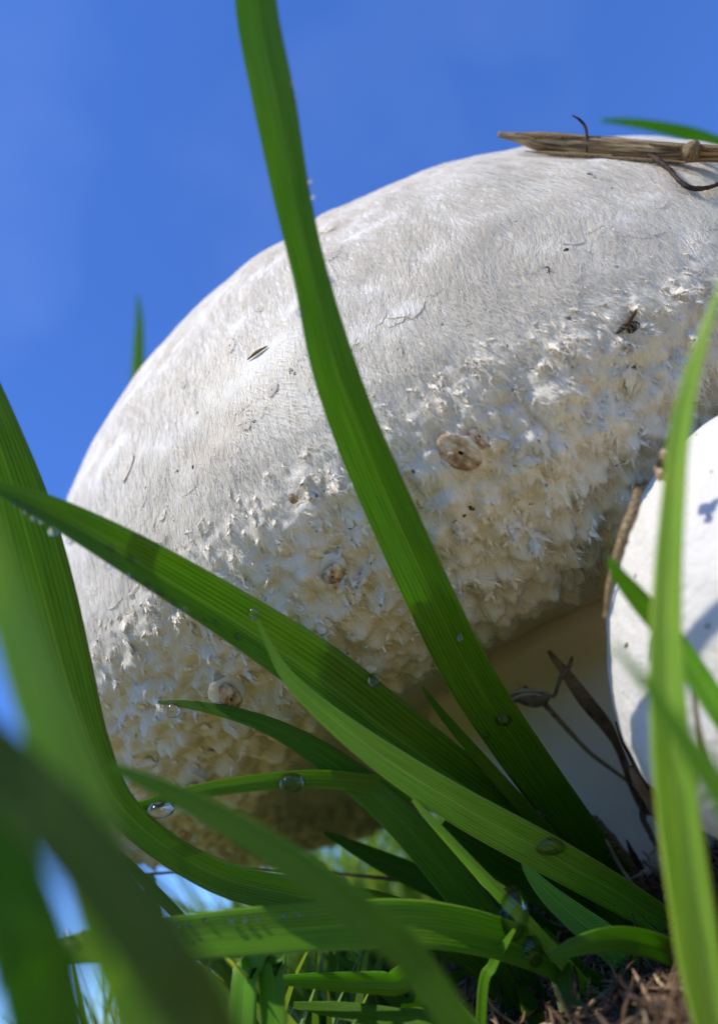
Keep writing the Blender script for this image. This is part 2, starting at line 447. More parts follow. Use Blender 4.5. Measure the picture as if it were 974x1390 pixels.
# fibres lying down the meridians of the cap
def fibres(count):
    area = rr[:, None] * np.ones(NU)
    dt_ = np.gradient(tt)
    pv = rr * dt_ * (zz > -0.033) * (0.25 + 0.75 * sstep(-0.02, 0.008, zz))
    pv = pv * np.where(rr < 0.1, np.where(zz < 0, 0.15, 1.0), 1.0); pv /= pv.sum()
    iv = rng.choice(NV - 2, count, p=pv[:-2] / pv[:-2].sum()); iu = rng.integers(0, NU, count)
    # keep all of the side that can be seen, half of the far side
    P = V2[iv, iu] + T[iv, iu] * rng.normal(0, 0.0004, (count, 1))
    n = N2[iv, iu]; t = T[iv, iu]; b = np.cross(n, t)
    jit = (0.0004 * rng.normal(size=(count, 1))); P = P + b * jit
    ang = 0.75 * fbm(local[iv, iu] * 55, 2, 21) + 0.30 * rng.normal(size=count)
    lo = 1 - sstep(-0.02, 0.02, zz[iv])
    ang = ang + lo * 0.5 * rng.normal(size=count)
    d = t * np.cos(ang)[:, None] + b * np.sin(ang)[:, None]; s = np.cross(n, d)
    ln = rng.uniform(0.0025, 0.0065, count) * (1 - 0.45 * lo); w = rng.uniform(0.00002, 0.00006, count)
    lift = rng.uniform(0.00001, 0.00016, count) * (1 + 2.5 * lo)
    bend = rng.normal(0, 0.16, count)
    rows = []
    for k, (f, h, ww) in enumerate([(0, -0.0001, 1.0), (0.5, 1.0, 1.0), (1.0, 0.55, 0.15)]):
        c = P + d * (ln * f)[:, None] + s * (bend * ln * f * f)[:, None] + n * (lift * h if k else np.full(count, -0.0001))[:, None]
        # follow the dome's curvature
        c = c - n * ((ln * f) ** 2 / (2 * 0.24) - 0.00009 * (k > 0))[:, None]
        rows += [c - s * (w * ww)[:, None], c + s * (w * ww)[:, None]]
    Vv = np.stack(rows, 1).reshape(-1, 3)
    k = np.arange(count)[:, None] * 6
    F = np.concatenate([k + np.array([0, 1, 3, 2]), k + np.array([2, 3, 5, 4])], 0)
    return mesh_np('fibres', Vv, F)
fo = obj('cap_fibre', fibres(230000), M_FIBRE, CAPO); tag(fo, kind='stuff')

# scales: torn cupped flakes, fuzzy tufts and thin raised edges
def flake_mesh(seed, L=1.0, Wd=0.8, curl=0.5, mat=None):
    r = np.random.default_rng(seed); nl, nw = 6, 6
    a = np.linspace(0, 1, nl)[:, None]; b = np.linspace(-1, 1, nw)[None]
    wd = Wd * 0.5 * (0.55 + 0.75 * np.sin(np.pi * (0.15 + 0.72 * a)))
    rag = 1 + 0.22 * r.normal(size=(1, nw)) * a ** 2 - 0.30 * b ** 2 * a
    x = wd * b * (1 + 0.06 * r.normal(size=(nl, nw)))
    y = -L * a * rag
    z = curl * a ** 2.2 + 0.10 * (1 - b ** 2) * (1 - a) + 0.05 * r.normal(size=(nl, nw)) * a - 0.05 * (1 - a)
    top = np.stack([x, y, z + 0 * x], -1); bot = top.copy(); bot[..., 2] -= 0.10 * (1 - 0.6 * a)
    Vv = np.concatenate([top.reshape(-1, 3), bot.reshape(-1, 3)])
    F = []; o = nl * nw
    for i in range(nl - 1):
        for j in range(nw - 1):
            q = i * nw + j; F.append((q + nw, q + nw + 1, q + 1, q)); F.append((q + o, q + o + 1, q + o + nw + 1, q + o + nw))
    for i in range(nl - 1):
        q = i * nw; F.append((q + o, q + nw + o, q + nw, q)); q = q + nw - 1; F.append((q + nw + o, q + o, q, q + nw))
    for j in range(nw - 1):
        q = (nl - 1) * nw + j; F.append((q + o, q + 1 + o, q + 1, q))
    return Vv, F

def tuft_mesh(seed, wide):
    """a soft lump of skin drawn out down-slope and outwards, with loose fibres; returns V, F, number of core faces"""
    r = np.random.default_rng(seed); nl, nc = 7, 8
    a = np.linspace(0, 1, nl); ph_ = np.linspace(0, 2 * np.pi, nc, endpoint=False)
    cy = 0.35 - 1.05 * a; cz = -0.12 + 0.50 * a ** 1.5
    rx = wide * np.array([0.12, 0.24, 0.30, 0.28, 0.24, 0.18, 0.06]); rz = np.array([0.08, 0.13, 0.15, 0.13, 0.10, 0.07, 0.03])
    k = 1 + 0.32 * r.normal(size=(nl, nc))
    V_ = np.stack([rx[:, None] * np.cos(ph_) * k, cy[:, None] + 0.08 * r.normal(size=(nl, nc)), cz[:, None] + rz[:, None] * np.sin(ph_) * k], -1).reshape(-1, 3)
    F = [tuple(f) for f in grid_faces(nl, nc)] + [tuple(range(nc))[::-1], tuple((nl - 1) * nc + i for i in range(nc))]
    fc = np.array([V_[list(q)].mean(0) for q in F[:-2]]); nn_ = np.array([np.cross(V_[q[1]] - V_[q[0]], V_[q[2]] - V_[q[0]]) for q in F[:-2]])
    if (nn_ * (fc - V_.mean(0))).sum() < 0: F = [q[::-1] for q in F]
    ncore = len(F); Vs = [V_]; o = len(V_)
    for q in range(30):
        b = V_[r.integers(nc, nl * nc)]
        d = np.array([r.normal(0, .45), -1 + .4 * r.normal(), .35 + .45 * r.normal()]); d /= np.linalg.norm(d)
        L = r.uniform(.3, .75); s_ = np.cross(d, [0.3 * r.normal(), 0.2, 1]); s_ /= np.linalg.norm(s_); w = .020
        mid = b + d * L * .55 + s_ * r.normal(0, .08); tip = b + d * L + s_ * r.normal(0, .15) + np.array([0, 0, r.normal(0, .12)])
        Vs.append(np.array([b - s_ * w, b + s_ * w, mid + s_ * w, mid - s_ * w, tip])); F += [(o, o + 1, o + 2, o + 3), (o + 3, o + 2, o + 4)]; o += 5
    return np.concatenate(Vs), F, ncore
def edge_mesh(seed):
    """the thin free edge of a flat scale: an arc, convex down-slope, sloping up from the skin"""
    r = np.random.default_rng(seed); n = 15; a0, a1 = -r.uniform(.6, 1.25), r.uniform(.6, 1.25)
    a = np.linspace(a0, a1, n); env = np.sin(np.linspace(0, np.pi, n)) ** .6
    k = 1 + .05 * r.normal(size=n) + .10 * np.sin(a * r.uniform(1, 3) + r.uniform(0, 6))
    rows = []
    for rad, h in ((.86, -.03), (.95, .05), (1.0, .13), (1.01, .10), (.97, -.04)):
        R_ = (1 - (1 - rad) * (0.4 + .6 * env)) * k
        rows.append(np.stack([R_ * np.sin(a), -R_ * np.cos(a) + .6, h * env - .02], -1))
    V_ = np.concatenate(rows); F = []
    for i in range(4):
        for j in range(n - 1): q = i * n + j; F.append((q, q + n, q + n + 1, q + 1))
    return V_, F
TUFT = [tuft_mesh(s, w) for s, w in enumerate([0.8, 1.0, 0.6, 1.2, 0.7, 1.1, 0.9, 0.75])]
def frame(n, t):
    n = unit(n); t = unit(t - n * (t @ n)); return np.stack([np.cross(-t, n), -t, n], 1)    # columns x, y(up-slope), z(normal)

def grid_at(p):
    l = p - C0; z = l @ AX; pl = l - z * AX
    a = math.atan2(pl @ E2, pl @ E1) % (2 * np.pi)
    return -(AX - 0 * AX), a
def down_at(p, n):
    t = -AX + n * (AX @ n); return unit(t)

def place(name, me, p, n, t, size, parent, spin=0.0, matname=None):
    o = bpy.data.objects.new(name, me); COL.objects.link(o)
    B = frame(n, t); c, s = math.cos(spin), math.sin(spin)
    B = B @ np.array([[c, -s, 0], [s, c, 0], [0, 0, 1]]) @ np.diag(np.broadcast_to(size, 3))
    mw = Matrix.Identity(4)
    for i in range(3):
        for j in range(3): mw[i][j] = float(B[i, j])
    off = np.zeros(3)
    if parent is not None:
        q = parent
        while q is not None: off += np.array(q.location); q = q.parent
        o.parent = parent
    for i in range(3): mw[i][3] = float(p[i] - off[i])
    o.matrix_local = mw
    return o

TUFT_ME = []
for v, f, nc_ in TUFT:
    me = mesh_np('scale_tuft', v, f); me.materials.append(M_TUFT); me.materials.append(M_FIBRE)
    me.polygons.foreach_set('material_index', np.array([0] * nc_ + [1] * (len(f) - nc_), np.int32)); TUFT_ME.append(me)
EDGE_ME = []
for q in range(7):
    me = mesh_np('scale_edge', *edge_mesh(q)); me.materials.append(M_FIBRE); EDGE_ME.append(me)

def cap_sites(n, zlo, zhi, front=True):
    outp = []
    pv = rr * np.gradient(tt) * ((zz > zlo) & (zz < zhi) & ((rr > 0.10) | (zz > 0)))
    pv = pv / pv.sum()
    while len(outp) < n:
        iv = rng.choice(NV, p=pv); iu = rng.integers(0, NU)
        p = V2[iv, iu]
        if front:
            if N2[iv, iu] @ unit(CAM - p) < 0.12: continue
            px, py, d = project(p)
            if not (-20 < px < 1000 and 150 < py < 1250): continue
        outp.append((p, N2[iv, iu], T[iv, iu], zz[iv]))
    return outp
nf = 0
for p, n, t, z in cap_sites(235, -0.030, -0.004):          # shaggy lower zone
    sz = rng.uniform(0.0018, 0.0036)
    place('scale_tuft', TUFT_ME[nf % 8], p - n * 0.0002, n, t, (sz, sz, sz * rng.uniform(0.6, 1.1)), CAPO, rng.normal(0, 0.45)); nf += 1
for p, n, t, z in cap_sites(50, -0.005, 0.014):            # flat scales higher up show only their free edge
    sz = rng.uniform(0.0016, 0.0032)
    place('scale_edge', EDGE_ME[nf % 7], p, n, t, (sz * rng.uniform(.9, 1.4), sz, sz * rng.uniform(.4, .8)), CAPO, rng.normal(0, 0.5)); nf += 1
def tufts():
    Vs, Fs, o, mi = [], [], 0, []
    S = cap_sites(1300, -0.031, -0.002) + cap_sites(120, -0.002, 0.012) + cap_sites(500, -0.031, 0.01, False)
    for p, n, t, z in S:
        v, f, nc_ = TUFT[rng.integers(0, 8)]
        sz = rng.uniform(0.0008, 0.0019); B = frame(n, t); a = rng.normal(0, 0.5); c, s = math.cos(a), math.sin(a)
        B = B @ np.array([[c, -s, 0], [s, c, 0], [0, 0, 1]]) @ np.diag([sz * rng.uniform(0.6, 1.2), sz, sz * (rng.uniform(0.5, 1.2) if z < 0 else .4)])
        Vs.append(p - n * 0.0001 + v @ B.T); Fs += [tuple(i + o for i in q) for q in f]; o += len(v); mi += [0] * nc_ + [1] * (len(f) - nc_)
    me = mesh_np('small_tuft', np.concatenate(Vs), Fs); me.materials.append(M_TUFT); me.materials.append(M_FIBRE)
    me.polygons.foreach_set('material_index', np.array(mi, np.int32)); return me
tag(obj('small_tuft', tufts(), None, CAPO), kind='stuff')

# the stem, swollen at the foot, with a torn veil skirt
def stem_profile():
    axis_len = 0.1
    return catmull([(0.000, -0.016), (0.030, -0.017), (0.0385, -0.0235), (0.0365, -0.031), (0.0335, -0.042), (0.0320, -0.055), (0.0330, -0.068), (0.0345, -0.082), (0.030, -0.098), (0.0, -0.102)], 110)
SV, SN, ST, st_, sr, sz_, sph = lathe(stem_profile(), C0 + 0.010 * E2, E1, E2, AX, 110, 130)
sl = SV - C0
SD = 0.0022 * fbm(sl * 40, 3, 31) + 0.0006 * fbm((sl - 0.85 * (sl @ AX)[..., None] * AX) * 260, 2, 33)
SV2 = SV + SD[..., None] * SN
suv = np.stack([np.broadcast_to(sph[None] / (2 * np.pi), SV.shape[:2]), np.broadcast_to((st_ / st_[-1])[:, None], SV.shape[:2])], -1)
STEMO = obj('stem', mesh_np('stem', SV2.reshape(-1, 3), grid_faces(110, 130), suv.reshape(-1, 2)), M_STEM, MUSH)
STEM_BVH = bvh_of(SV2, grid_faces(110, 130))

# ------------------------------------------------------------------ button mushroom on the right
BM_C = c2w([0.0672, -0.0224, -0.0977])
BM_BASE = BM_C.copy(); BM_BASE[2] = 0.0
BMUSH = empty('button_mushroom', BM_BASE)
tag(BMUSH, 'smaller smooth cream white button mushroom beside the stem of the large one', 'mushroom')
bax = unit(d2w(UP + np.array([0.12, 0, 0.268]))); be2 = unit(E2 - bax * (E2 @ bax)); be1 = np.cross(be2, bax)
RB, HB = 0.031, 0.0405
tb = np.linspace(np.pi / 2, 0, 60)
bp = np.vstack([np.stack([RB * np.cos(tb) ** 1.25, HB * np.sin(tb)], -1),
                catmull([(RB, 0), (RB * 0.965, -0.006), (RB * 0.86, -0.012), (RB * 0.68, -0.0175), (RB * 0.5, -0.019), (0.006, -0.017)], 60)[1:]])
bp[0, 0] = 0
BV, BN, BT, bt_, br, bz, bph = lathe(bp, BM_C, be1, be2, bax, 150, 220)
bl = BV - BM_C
BV2 = BV + (0.0011 * fbm(bl * 45, 3, 41) + 0.00018 * fbm(bl * 400, 2, 44))[..., None] * BN
BCAP = obj('cap', mesh_np('cap', BV2.reshape(-1, 3), grid_faces(150, 220)), M_BUTTON, BMUSH)
BUT_BVH = bvh_of(BV2, grid_faces(150, 220))
bs = catmull([(0.0, -0.012), (0.010, -0.013), (0.0105, -0.020), (0.0115, -0.026), (0.009, -0.031), (0, -0.032)], 50)
bV, bN, bT, *_ = lathe(bs, BM_C, be1, be2, bax, 50, 70)
obj('stem', mesh_np('stem', (bV + 0.0006 * fbm((bV - BM_C) * 90, 2, 47)[..., None] * bN).reshape(-1, 3), grid_faces(50, 70)), M_BUTTON, BMUSH)

# ------------------------------------------------------------------ grass blades
BLADES = {}
def clear_depth(x, y, d, w):
    for q in (-0.5, 0.0, 0.5):
        for r in (-0.5, 0.5):
            for b in (CAP_BVH, BUT_BVH):
                h = pick(b, x + q * w, y + r * w)
                if h is not None: d = min(d, project(h[0])[2] * 0.97 - 0.003)
    return d
def blade_geom(cp, n=56, m=9, fold=0.25, roll=0.0, thick=0.00016, root=True, twist=0.0, wav=0.0, clear=True):
    if clear: cp = [(x, y, clear_depth(x, y, d, w), w) for x, y, d, w in cp]
    P3 = np.array([np.append(at(x, y, d), w * d / FPX) for x, y, d, w in cp])
    if root:
        e = P3[-1].copy(); t = unit(P3[-1, :3] - P3[-2, :3]); L = max(0.02, e[2] + 0.006)
        gx, gy = e[0] + t[0] * L * 0.6, e[1] + t[1] * L * 0.6
        if e[2] > ground_h(gx, gy) - 0.002:
            P3 = np.vstack([P3, [gx, gy, float(ground_h(gx, gy)) - 0.005, e[3] * 0.85]])
    Q = catmull(P3, n); c = Q[:, :3]; hw = np.maximum(Q[:, 3], 0.00012) / 2
    t = unit(np.gradient(c, axis=0)); v = unit(CAM - c)
    nn = unit(v - t * (v * t).sum(-1, keepdims=True)); s = np.cross(t, nn)
    a = roll + twist * np.linspace(0, 1, n) + wav * np.sin(np.linspace(0, 7, n))
    n2 = nn * np.cos(a)[:, None] + s * np.sin(a)[:, None]; s2 = np.cross(t, n2)
    hw = hw / np.maximum(0.35, np.abs(np.cos(a)))
    x = np.linspace(-1, 1, m)
    prof = fold * (np.sqrt(x * x + 0.02) - 0.5)
    top = c[:, None] + s2[:, None] * (hw[:, None] * x)[..., None] + n2[:, None] * (hw[:, None] * prof)[..., None]
    th = np.minimum(thick, hw * 0.6)[:, None] * (1 - 0.85 * np.abs(x) ** 3)[None] * (1 + 1.6 * np.exp(-(x / 0.10) ** 2))[None]
    bot = top - n2[:, None] * th[..., None]
    Vv = np.concatenate([top.reshape(-1, 3), bot.reshape(-1, 3)])
    o = n * m; i, j = np.meshgrid(np.arange(n - 1), np.arange(m - 1), indexing='ij'); q = (i * m + j).ravel()
    F = [np.stack([q, q + 1, q + m + 1, q + m], -1), np.stack([q + o + m, q + o + m + 1, q + o + 1, q + o], -1)]
    r = np.arange(n - 1) * m
    F.append(np.stack([r + m, r + m + o, r + o, r], -1)); r2 = r + m - 1
    F.append(np.stack([r2, r2 + o, r2 + m + o, r2 + m], -1))
    ln = np.concatenate([[0], np.cumsum(np.linalg.norm(np.diff(c, axis=0), axis=1))])
    uv = np.stack([np.broadcast_to((x + 1) / 2, (n, m)), np.broadcast_to(ln[:, None] * 100, (n, m))], -1).reshape(-1, 2)
    uv = np.vstack([uv, uv])
    return Vv, np.concatenate(F), uv, dict(c=c, s=s2, n=n2, hw=hw, top=top)

def blade(key, label, cp, col=(1, 1, 1), name='grass_blade', mat=None, **kw):
    Vv, F, uv, info = blade_geom(cp, **kw)
    root = info['c'][-1]
    o = obj(name, mesh_np(name, Vv - root, F, uv), mat or M_GRASS)
    o.location = [float(q) for q in root]
    o.color = (*col, 1); tag(o, label, 'grass')
    info['o'] = o; BLADES[key] = info
    return o

blade('main', 'long broad dark green blade rising up across the big cap into the sky',
      [(322, -330, .084, 3), (326, -250, .085, 26), (335, -150, .087, 46), (343, -60, .088, 54), (352, 30, .089, 57), (374, 140, .090, 58), (398, 270, .092, 50), (424, 380, .094, 48), (452, 490, .096, 60), (487, 590, .099, 64),
       (530, 690, .103, 66), (580, 800, .109, 66), (640, 920, .118, 66), (720, 1040, .131, 62), (800, 1150, .146, 56), (850, 1215, .156, 48)], (1.0, 1.08, 0.8), roll=0.25, fold=0.42, n=80)
blade('cross', 'folded blade slanting down over the lower cap with a row of droplets along its edge',
      [(-40, 650, .094, 8), (10, 668, .094, 22), (80, 700, .095, 40), (190, 762, .098, 58), (310, 835, .107, 68), (430, 915, .113, 78), (540, 1000, .121, 74), (650, 1080, .131, 62), (760, 1165, .143, 52), (840, 1240, .152, 44)],
      (1.0, 1.0, 0.9), roll=-0.3, fold=0.75, n=80)
blade('pale_tip', 'pale green blade with a threadlike curved tip lying over the folded blade',
      [(345, 832, .104, 4), (362, 870, .104, 8), (392, 920, .104, 18), (450, 975, .105, 30), (530, 1035, .107, 42), (630, 1098, .111, 50), (740, 1158, .117, 52), (840, 1215, .125, 46), (940, 1275, .134, 36)],
      (2.5, 2.1, 3.6), roll=0.2, fold=0.2)
blade('arch', 'narrow yellow-green blade arching level in the shade of the cap with two big drops',
      [(138, 1112, .112, 10), (190, 1096, .112, 15), (270, 1074, .113, 19), (370, 1060, .115, 22), (450, 1058, .117, 24), (540, 1070, .120, 25), (630, 1095, .124, 26), (740, 1150, .130, 26), (840, 1230, .138, 22)],
      (1.25, 1.15, 0.9), roll=0.2, fold=0.4)
blade('dark_tip', 'dark green blade whose fine tip points at a tan flake under the cap',
      [(214, 953, .122, 4), (255, 956, .122, 11), (320, 970, .121, 18), (385, 995, .120, 26), (460, 1042, .119, 38), (540, 1110, .118, 46), (610, 1190, .118, 50), (670, 1270, .118, 50), (710, 1340, .118, 46)],
      (0.75, 0.95, 0.85), roll=-0.15, fold=0.15)
blade('blur_mid', 'soft out of focus green blade crossing low over the dark underside of the cap',
      [(150, 1040, .070, 12), (230, 1075, .069, 26), (320, 1122, .068, 36), (410, 1180, .067, 42), (500, 1250, .066, 46), (580, 1330, .065, 46)],
      (1.0, 1.05, 0.9), roll=0.2, fold=0.2)
blade('left_broad', 'broad ribbed dark blade bending down past the left flank of the cap',
      [(-95, 290, .103, 3), (-75, 370, .103, 22), (-45, 470, .104, 40), (-10, 580, .104, 66), (25, 690, .105, 84), (55, 800, .106, 88), (85, 910, .107, 78), (118, 1010, .108, 58), (160, 1090, .109, 42), (225, 1150, .110, 38), (310, 1195, .112, 42), (410, 1218, .114, 46), (520, 1240, .118, 50), (640, 1290, .122, 50)],
      (0.9, 0.95, 0.9), roll=0.2, fold=0.3, n=80)
blade('blur_left', 'blurred grey-green blade very close up against the blue sky',
      [(-75, 520, .048, 3), (-52, 600, .047, 22), (-25, 700, .047, 40), (10, 810, .047, 56), (45, 920, .046, 64), (85, 1030, .045, 72), (125, 1150, .044, 84), (170, 1290, .043, 90), (215, 1420, .042, 90)],
      (2.3, 1.8, 4.5), roll=0.3, fold=0.15)
blade('blur_olive', 'wide shadowy olive blade blurred in the corner, leaning across other blades',
      [(-240, 800, .037, 3), (-170, 880, .036, 38), (-90, 960, .036, 70), (-10, 1030, .036, 80), (80, 1120, .035, 86), (165, 1225, .034, 92), (240, 1340, .033, 92), (300, 1440, .033, 86)],
      (0.95, 0.75, 0.9), roll=-0.5, fold=0.2)
blade('blur_green', 'blurred saturated green blade standing up in the bottom corner beside the olive one',
      [(-100, 880, .043, 3), (-82, 950, .042, 32), (-60, 1030, .042, 60), (-25, 1110, .042, 80), (10, 1200, .041, 92), (45, 1300, .040, 100), (75, 1420, .040, 100)],
      (0.6, 0.9, 0.4), roll=0.5, fold=0.2)
blade('level', 'wide bright green blade lying level beneath the cap, beaded with dew on top',
      [(60, 1295, .092, 24), (120, 1286, .092, 40), (220, 1276, .093, 52), (340, 1266, .095, 58), (470, 1256, .098, 60), (600, 1258, .102, 56), (720, 1290, .107, 48), (800, 1340, .112, 40)],
      (1.1, 1.2, 0.8), roll=-0.25, fold=0.3)
blade('sprout', 'short narrow light green shoot with a blunt tip among the crossing blades',
      [(560, 1086, .108, 5), (580, 1108, .108, 10), (612, 1143, .108, 13), (660, 1195, .108, 16), (720, 1258, .108, 18), (790, 1335, .109, 18)],
      (3.0, 2.4, 4.0), roll=0.2, fold=0.35)
blade('pale_leaf', 'pale grey-green pointed leaf beside a big water drop near the stem foot',
      [(708, 1156, .116, 4), (716, 1180, .116, 13), (742, 1212, .116, 25), (780, 1245, .116, 35), (825, 1280, .116, 42), (880, 1330, .117, 44)],
      (2.6, 2.4, 6.0), roll=0.1, fold=0.12)
blade('corner_leaf', 'short bright green leaf bowed over in front of the brown thatch',
      [(745, 1300, .100, 12), (790, 1282, .100, 24), (845, 1275, .101, 32), (905, 1290, .103, 34), (960, 1325, .105, 32)],
      (1.15, 1.25, 0.7), roll=0.3, fold=0.3)
blade('tall_right', 'soft pale green blade standing upright in front of the button mushroom',
      [(1000, 330, .068, 5), (972, 405, .068, 10), (944, 490, .068, 19), (924, 580, .068, 26), (914, 680, .068, 31), (907, 790, .068, 37), (905, 900, .068, 44), (912, 1010, .068, 52), (924, 1120, .069, 56), (940, 1230, .070, 58), (958, 1340, .071, 56)],
      (2.7, 2.0, 4.0), roll=0.3, fold=0.45)
blade('short_right', 'short green blade with a rounded tip slanting across the button mushroom',
      [(827, 758, .080, 7), (838, 778, .080, 18), (866, 812, .080, 28), (905, 858, .080, 32), (945, 915, .080, 34), (1000, 1000, .080, 34), (1070, 1110, .081, 30)],
      (1.5, 1.5, 1.0), roll=0.25, fold=0.3)
blade('faint_right', 'faint blurred thin blade slanting over the lower part of the button mushroom',
      [(832, 876, .054, 7), (868, 918, .053, 14), (905, 970, .052, 24), (950, 1035, .051, 36), (1000, 1105, .050, 44), (1060, 1200, .049, 44)],
      (1.7, 1.6, 2.2), roll=0.2, fold=0.2)
blade('behind_left', 'lone thin blade tip poking up behind the left shoulder of the big cap',
      [(187, 400, .40, 3), (189, 435, .40, 10), (188, 480, .40, 15), (186, 530, .40, 16), (190, 640, .40, 17), (215, 800, .40, 18), (270, 1000, .40, 18), (340, 1160, .40, 18)],
      (1.3, 1.3, 0.8), roll=0.3, fold=0.2, clear=False)
blade('behind_top', 'thin green blade tip bending over behind the dry straw on the cap',
      [(815, 163, .30, 4), (850, 165, .30, 10), (900, 173, .30, 15), (960, 190, .30, 19), (1060, 240, .30, 20), (1200, 400, .30, 20), (1300, 640, .30, 20), (1340, 900, .30, 20)],
      (0.85, 1.1, 0.8), roll=0.3, fold=0.2, clear=False)
blade('slim_mid', 'slim green blade tip between the long broad blade and the folded blade',
      [(573, 932, .128, 4), (594, 962, .128, 10), (630, 1005, .128, 15), (680, 1062, .130, 19), (740, 1130, .133, 20), (810, 1215, .137, 20)],
      (1.1, 1.1, 0.8), roll=0.2, fold=0.3)
blade('wide_base', 'wide dark blade low down joining the tuft at the stem foot',
      [(600, 1120, .140, 20), (660, 1155, .140, 46), (730, 1195, .140, 60), (800, 1235, .141, 64), (870, 1285, .143, 60), (930, 1340, .146, 50)],
      (0.72, 0.85, 0.6), roll=0.2, fold=0.2)
blade('thin_left', 'thin dark blade slanting down out of the lower left edge of the cap',
      [(142, 1146, .130, 6), (170, 1170, .130, 12), (205, 1205, .130, 14), (248, 1250, .130, 14), (300, 1310, .130, 14)],
      (0.8, 0.9, 0.7), roll=0.3, fold=0.3)
blade('low_dark', 'dark green blade in the shade just under the pale-tipped one',
      [(440, 1130, .150, 6), (520, 1170, .150, 26), (600, 1205, .150, 34), (690, 1240, .151, 36), (780, 1290, .152, 32)],
      (0.7, 0.85, 0.7), roll=0.1, fold=0.2)
blade('small_tip', 'tiny bright green blade tip standing up under the big water drop',
      [(698, 1262, .104, 4), (684, 1284, .104, 9), (668, 1312, .104, 13), (655, 1350, .104, 14)],
      (1.5, 1.6, 0.8), roll=0.3, fold=0.3)
blade('ghost_mid', 'green blade standing behind the level blade among the sunlit tufts',
      [(205, 1190, .20, 10), (202, 1225, .20, 24), (206, 1270, .20, 28), (215, 1330, .20, 28)], (1.2, 1.3, 0.8), roll=0.3, fold=0.2)
blade('dark_low', 'dark blade sloping through the deep shade beside the pale leaf',
      [(590, 1150, .125, 8), (620, 1190, .125, 34), (660, 1250, .125, 44), (700, 1320, .125, 46)], (0.7, 0.9, 0.9), roll=-0.2, fold=0.15)

# ------------------------------------------------------------------ tubes (straw, stalks, threads)
def tube_geom(P, R, n=30, m=8, flat=1.0, rough=0.0, seed=0):
    r_ = np.random.default_rng(seed)
    Q = catmull(np.column_stack([P, R]), n); c = Q[:, :3]; r = np.maximum(Q[:, 3], 1e-5)
    t = unit(np.gradient(c, axis=0)); ref = np.array([0.3, 0.2, 0.93]); s = unit(np.cross(t, ref)); b = np.cross(s, t)
    a = np.linspace(0, 2 * np.pi, m, endpoint=False)
    k = 1 + rough * r_.normal(size=(n, m))
    V_ = c[:, None] + r[:, None, None] * k[..., None] * (np.cos(a)[None, :, None] * s[:, None] + flat * np.sin(a)[None, :, None] * b[:, None])
    F = list(map(tuple, grid_faces(n, m))) + [tuple(range(m))[::-1], tuple((n - 1) * m + i for i in range(m))]
    uv = np.stack([np.broadcast_to(a / (2 * np.pi), (n, m)), np.broadcast_to(np.linspace(0, 1, n)[:, None], (n, m))], -1).reshape(-1, 2)
    return V_.reshape(-1, 3), F, uv

def tube(name, P, R, mat, parent=None, **kw):
    V_, F, uv = tube_geom(np.asarray(P), np.asarray(R), **kw)
    return obj(name, mesh_np(name, V_, F, uv), mat, parent)

def on(bvh, px, py, lift):
    h = pick(bvh, px, py)
    if h is None: return at(px, py, 0.2)
    return h[0] + h[1] * lift

